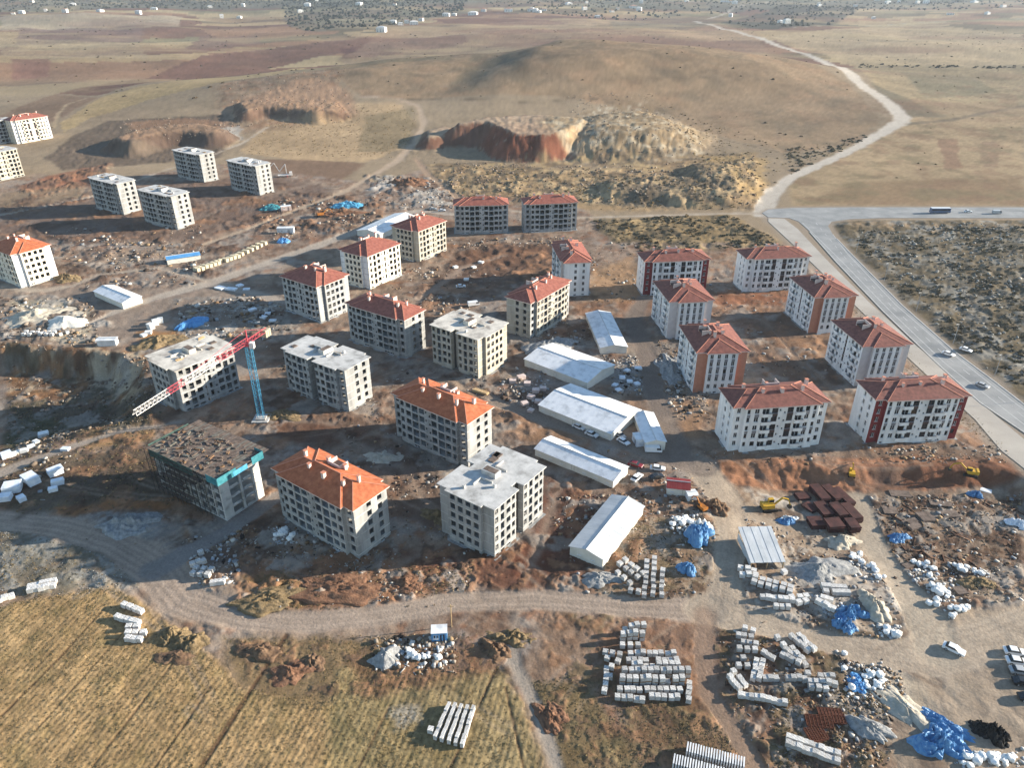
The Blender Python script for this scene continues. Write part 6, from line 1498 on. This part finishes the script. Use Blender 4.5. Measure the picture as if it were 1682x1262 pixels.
scatter('rubble', [(0, 860), (240, 880), (250, 970), (0, 990)], 300, (.12, .4), [(176, 176, 170), (150, 148, 142)], 'rock', .9, 98)
for k, poly in enumerate(([(1510, 955), (1565, 950), (1600, 1000), (1560, 1030), (1515, 1010)], [(1390, 905), (1450, 925), (1455, 960), (1400, 940)], [(1490, 915), (1545, 920), (1540, 970), (1500, 960)], [(1375, 1075), (1455, 1085), (1450, 1150), (1390, 1150)], [(1560, 1235), (1682, 1230), (1682, 1262), (1570, 1262)], [(1100, 850), (1150, 845), (1150, 880), (1105, 880)], [(1560, 910), (1640, 925), (1630, 960), (1565, 955)], [(1440, 1025), (1480, 1030), (1480, 1050), (1445, 1050)], [(1330, 980), (1380, 990), (1400, 1030), (1350, 1010)], [(640, 1060), (740, 1055), (735, 1100), (650, 1100)], [(300, 905), (380, 890), (385, 960), (320, 965)], [(450, 870), (490, 870), (490, 895), (450, 895)], [(1000, 590), (1060, 590), (1055, 645), (1010, 645)], [(290, 500), (400, 495), (410, 555), (300, 555)], [(840, 610), (905, 620), (890, 690), (850, 680)])):
    scatter('construction_litter', poly, 90, (.15, .9), [(226, 222, 216), (206, 204, 202), (190, 198, 208), (236, 232, 226)], 'box', .5, 300+k)
scatter('construction_litter', [(1440, 805), (1682, 805), (1682, 960), (1500, 960)], 240, (.2, 1.6), [(96, 66, 50), (80, 56, 44), (120, 88, 66)], 'board', .8, 330)
# weeds and bushes: little clusters of leaf faces
def _tuft(n, seed, flat=.8):
    g_ = np.random.default_rng(seed); V = []; F = []
    for k in range(n):
        c = g_.normal(size=3); c /= np.linalg.norm(c); c *= .5*g_.random()**.4; c[2] = abs(c[2])*flat+.05
        a = g_.normal(size=3); a /= np.linalg.norm(a); b = np.cross(a, g_.normal(size=3)); b /= np.linalg.norm(b); s_ = .17+.13*g_.random(); i = len(V)
        V += [c+a*s_, c-a*s_*.5+b*s_*.8, c-a*s_*.5-b*s_*.8]; F.append((i, i+1, i+2))
    return np.array(V), np.array(F)
TUFT = [_tuft(34, i) for i in range(3)]; SML = [_tuft(7, 10+i, .6) for i in range(3)]; TREE = [_tuft(70, 20+i, 1.3) for i in range(3)]
def weeds(key, px, n, size, palette, kind, clump=.8, seed=0, hz=(.6, 1.0)):
    for b in kind:
        q = sample(px, n//len(kind), clump, seed); m = len(q)
        if m == 0: continue
        s_ = size[0]+(size[1]-size[0])*nrg.random(m)**1.8; z = ztv(q[:, 0], q[:, 1])
        pa = np.array([alb(c) for c in palette]); cols = pa[nrg.integers(0, len(pa), m)]*(.75+.5*nrg.random((m, 1)))
        scl = np.stack([s_, s_, s_*(hz[0]+(hz[1]-hz[0])*nrg.random(m))], 1)
        ACC.setdefault(key, []).append(instances(b, np.stack([q[:, 0], q[:, 1], z-.03*s_], 1), scl, nrg.random(m)*6.3, cols))
GRN = [(126, 116, 86), (116, 110, 84), (136, 120, 84), (106, 98, 76)]; DRY = [(178, 148, 92), (160, 134, 84), (140, 122, 80), (196, 164, 104)]
weeds('scrub', [(1395, 378), (1682, 372), (1900, 500), (1800, 700), (1640, 618), (1480, 492)], 1900, (.6, 2.4), GRN+[(136, 120, 88), (130, 126, 110), (150, 140, 116)], TUFT, .85, 1)
weeds('scrub', [(960, 360), (1200, 352), (1290, 405), (1040, 415)], 600, (.6, 2.6), GRN+[(150, 122, 72)], TUFT, .8, 2)
weeds('scrub', [(960, 290), (1240, 285), (1250, 345), (960, 345)], 500, (.6, 2.0), [(150, 132, 100), (134, 120, 94)]+DRY[:3], TUFT, .8, 3)
weeds('scrub', [(720, 270), (1000, 280), (1000, 335), (760, 330)], 350, (.6, 2.0), DRY+[(134, 118, 90)], TUFT, .8, 4)
weeds('scrub', [(1100, 185), (1300, 240), (1280, 330), (1150, 290)], 240, (.8, 2.4), DRY+[(134, 118, 90)], TUFT, .8, 5)
weeds('scrub', [(1290, 245), (1460, 215), (1400, 245), (1300, 290)], 200, (1, 3.4), GRN, TUFT, .8, 6)
weeds('far_bushes', [(0, 40), (560, 20), (700, 60), (540, 140), (100, 215), (0, 200)], 260, (1.5, 5), [(112, 98, 72), (104, 94, 72), (126, 104, 76)], TUFT, .5, 7)
weeds('far_bushes', [(560, 60), (1250, 40), (1400, 120), (1440, 200), (1280, 240), (1100, 190), (600, 180)], 220, (1.2, 3.6), [(116, 100, 72), (128, 108, 78)], TUFT, .5, 8)
weeds('far_bushes', [(1290, 300), (1480, 200), (1420, 110), (1300, 60), (1682, 40), (1682, 335)], 140, (1.2, 3.6), [(116, 104, 70), (128, 110, 76)], TUFT, .6, 9)
weeds('far_bushes', [(1400, 104), (1682, 107), (1682, 112), (1400, 109)], 60, (3, 6), [(92, 84, 60)], TUFT, 0, 10)
weeds('far_wood', [(460, -6), (780, -6), (760, 16), (600, 46), (510, 50), (470, 36)], 1700, (4, 9), [(88, 92, 78), (98, 98, 82), (80, 86, 72)], TREE, .8, 11, (.8, 1.2))
weeds('far_wood', [(0, -14), (460, -12), (460, 10), (0, 22)], 1500, (4, 9), [(92, 94, 78), (108, 106, 88)], TREE, .8, 12, (.8, 1.2))
weeds('far_wood', [(780, -12), (1682, -12), (1682, 12), (1200, 16), (1000, 30), (800, 12)], 1900, (4, 9), [(92, 94, 78), (108, 106, 88)], TREE, .8, 13, (.8, 1.2))
weeds('far_wood', [(1185, 36), (1290, 8), (1420, 8), (1360, 42), (1250, 48)], 160, (4, 9), [(96, 96, 74), (104, 100, 78)], TREE, .6, 14, (.8, 1.2))
weeds('field_stubble', [(-60, 1003), (150, 970), (190, 968), (262, 1018), (330, 1068), (400, 1132), (620, 1152), (700, 1170), (690, 1300), (-60, 1300)], 15000, (.18, .55), DRY+[(128, 116, 70)], SML, .35, 15, (.5, .9))
weeds('field_stubble', [(370, 1050), (800, 1040), (830, 1100), (900, 1300), (600, 1300), (640, 1160), (400, 1120)], 5000, (.18, .55), DRY+[(120, 112, 70)], SML, .5, 16, (.5, .9))
weeds('field_stubble', [(860, 1120), (960, 1110), (1200, 1200), (1260, 1300), (920, 1300)], 3600, (.18, .6), DRY+GRN, SML, .6, 17, (.5, .9))
weeds('dry_weeds', [(400, 940), (780, 930), (760, 1000), (420, 1005)], 1400, (.2, .8), DRY+GRN, SML, .7, 18)
weeds('dry_weeds', [(980, 840), (1180, 840), (1170, 990), (980, 990)], 1500, (.2, .7), DRY+GRN, SML, .7, 19)
weeds('dry_weeds', [(1270, 1130), (1460, 1140), (1450, 1290), (1270, 1270)], 1600, (.2, .8), DRY+GRN, SML, .7, 20)
weeds('dry_weeds', [(0, 620), (260, 640), (300, 830), (0, 860)], 2200, (.3, 1.1), GRN+DRY[:1], SML, .7, 21)
weeds('dry_weeds', [(0, 870), (240, 890), (200, 965), (0, 1000)], 900, (.2, .7), DRY+GRN, SML, .7, 22)
weeds('dry_weeds', [(1310, 430), (1460, 540), (1640, 720), (1660, 745), (1560, 690), (1420, 560)], 900, (.3, .9), DRY, SML, .6, 23)
weeds('dry_weeds', [(1440, 800), (1682, 800), (1682, 990), (1490, 1000)], 900, (.2, .7), DRY+GRN, SML, .7, 24)
weeds('dry_weeds', [(460, 185), (690, 190), (660, 260), (400, 255)], 1200, (.8, 2.0), DRY, SML, .5, 25)
LBL = {'construction_litter': 'boards, wrappers and offcuts littering the building site', 'rubble': 'stones and broken rubble strewn over the site', 'scrub': 'dry dark scrub bushes on the rough slopes', 'far_bushes': 'small dark bushes dotted over distant fields', 'far_wood': 'hazy distant trees along the top of the land', 'field_stubble': 'yellow stubble tufts covering the field', 'dry_weeds': 'dry weeds growing on heaps and verges'}
for key, parts in ACC.items():
    V, F, Cc, off = [], [], [], 0
    for v, f, c in parts: V.append(v); F.append(f+off); Cc.append(c); off += len(v)
    o = link(key, np_mesh(key, np.concatenate(V), np.concatenate(F), np.concatenate(Cc), 'scatter')); o['kind'] = 'stuff'; o['label'] = LBL[key]; o['category'] = {'rubble': 'rubble', 'construction_litter': 'litter', 'far_wood': 'trees', 'field_stubble': 'stubble', 'dry_weeds': 'weeds'}.get(key, 'bushes')

# ------------------------------------------------------------------ distant houses
hrg = random.Random(3)
HSP = [(627, 52, 22, 'alone at the edge of the distant wood'), (646, 38, 16, None), (658, 41, 14, None), (668, 38, 14, None), (680, 40, 22, None), (692, 34, 14, None), (733, 26, 20, None), (746, 25, 16, None), (777, 24, 28, None), (835, 19, 30, 'tall among the distant fields'), (872, 18, 22, None), (884, 20, 18, None), (893, 17, 18, None), (934, 7, 26, None), (1040, 13, 34, None), (1050, 11, 20, None), (1282, 37, 16, None), (1292, 38, 18, None), (36, 22, 18, None), (165, 19, 24, None), (228, 23, 16, None), (505, 9, 24, None), (120, 8, 20, None), (345, 12, 20, None), (1190, 3, 30, None), (1520, 8, 24, None), (1600, 4, 30, None), (1440, 3, 26, None), (960, 16, 18, None), (1005, 20, 16, None), (590, 6, 24, None)]
for k in range(34): HSP.append((hrg.uniform(0, 1680), 30*hrg.random()**1.6+1, hrg.uniform(10, 20), None))
for (px, py, s_, ex) in HSP:
    p = T(px, py); W_ = s_*hrg.uniform(.7, 1.0); D_ = s_*hrg.uniform(.5, .7); Hh = hrg.choice((6, 8, 10))
    root = thing('distant_house', ('small white house '+ex) if ex else 'small pale house in the hazy distant settlement', 'house', (p.x, p.y, p.z-1), hrg.uniform(-.5, .5), 'distant houses')
    b = MB(); b.box((0, 0, Hh/2), (W_, D_, Hh))
    b.build('wall', 'far_wall', root)
    b = MB(); hip(b, W_+1, D_+1, Hh+.3, .3); b.build('roof', [hrg.choice(('far_roof', 'far_wall', 'grey_sheet')), 'far_wall'], root)
    for fl in range(2):
        for k in range(3): link('window', window_mesh(1.6, 1.4, 'p'), root, (-W_/3+k*W_/3, -D_/2-.07, 1.5+fl*3), 0)

# ------------------------------------------------------------------ air
b = MB(); x0, x1, y0, y1 = float(X.min())-60, float(X.max())+60, -960.0, float(Y.max())+60
b.box(((x0+x1)/2, (y0+y1)/2, 55), (x1-x0, y1-y0, 190)); hz = b.build('haze', 'road_paint'); hz.data.materials.clear()
hm = bpy.data.materials.new('haze'); hm.use_nodes = True; t = hm.node_tree; t.nodes.remove(t.nodes['Principled BSDF'])
pv = t.nodes.new('ShaderNodeVolumePrincipled'); pv.inputs['Color'].default_value = (.74, .85, 1.0, 1); pv.inputs['Density'].default_value = HAZE; pv.inputs['Anisotropy'].default_value = .2
t.links.new(pv.outputs[0], t.nodes['Material Output'].inputs['Volume']); hz.data.materials.append(hm); hz['kind'] = 'stuff'; hz['label'] = 'thin pale haze over the land'
#END3
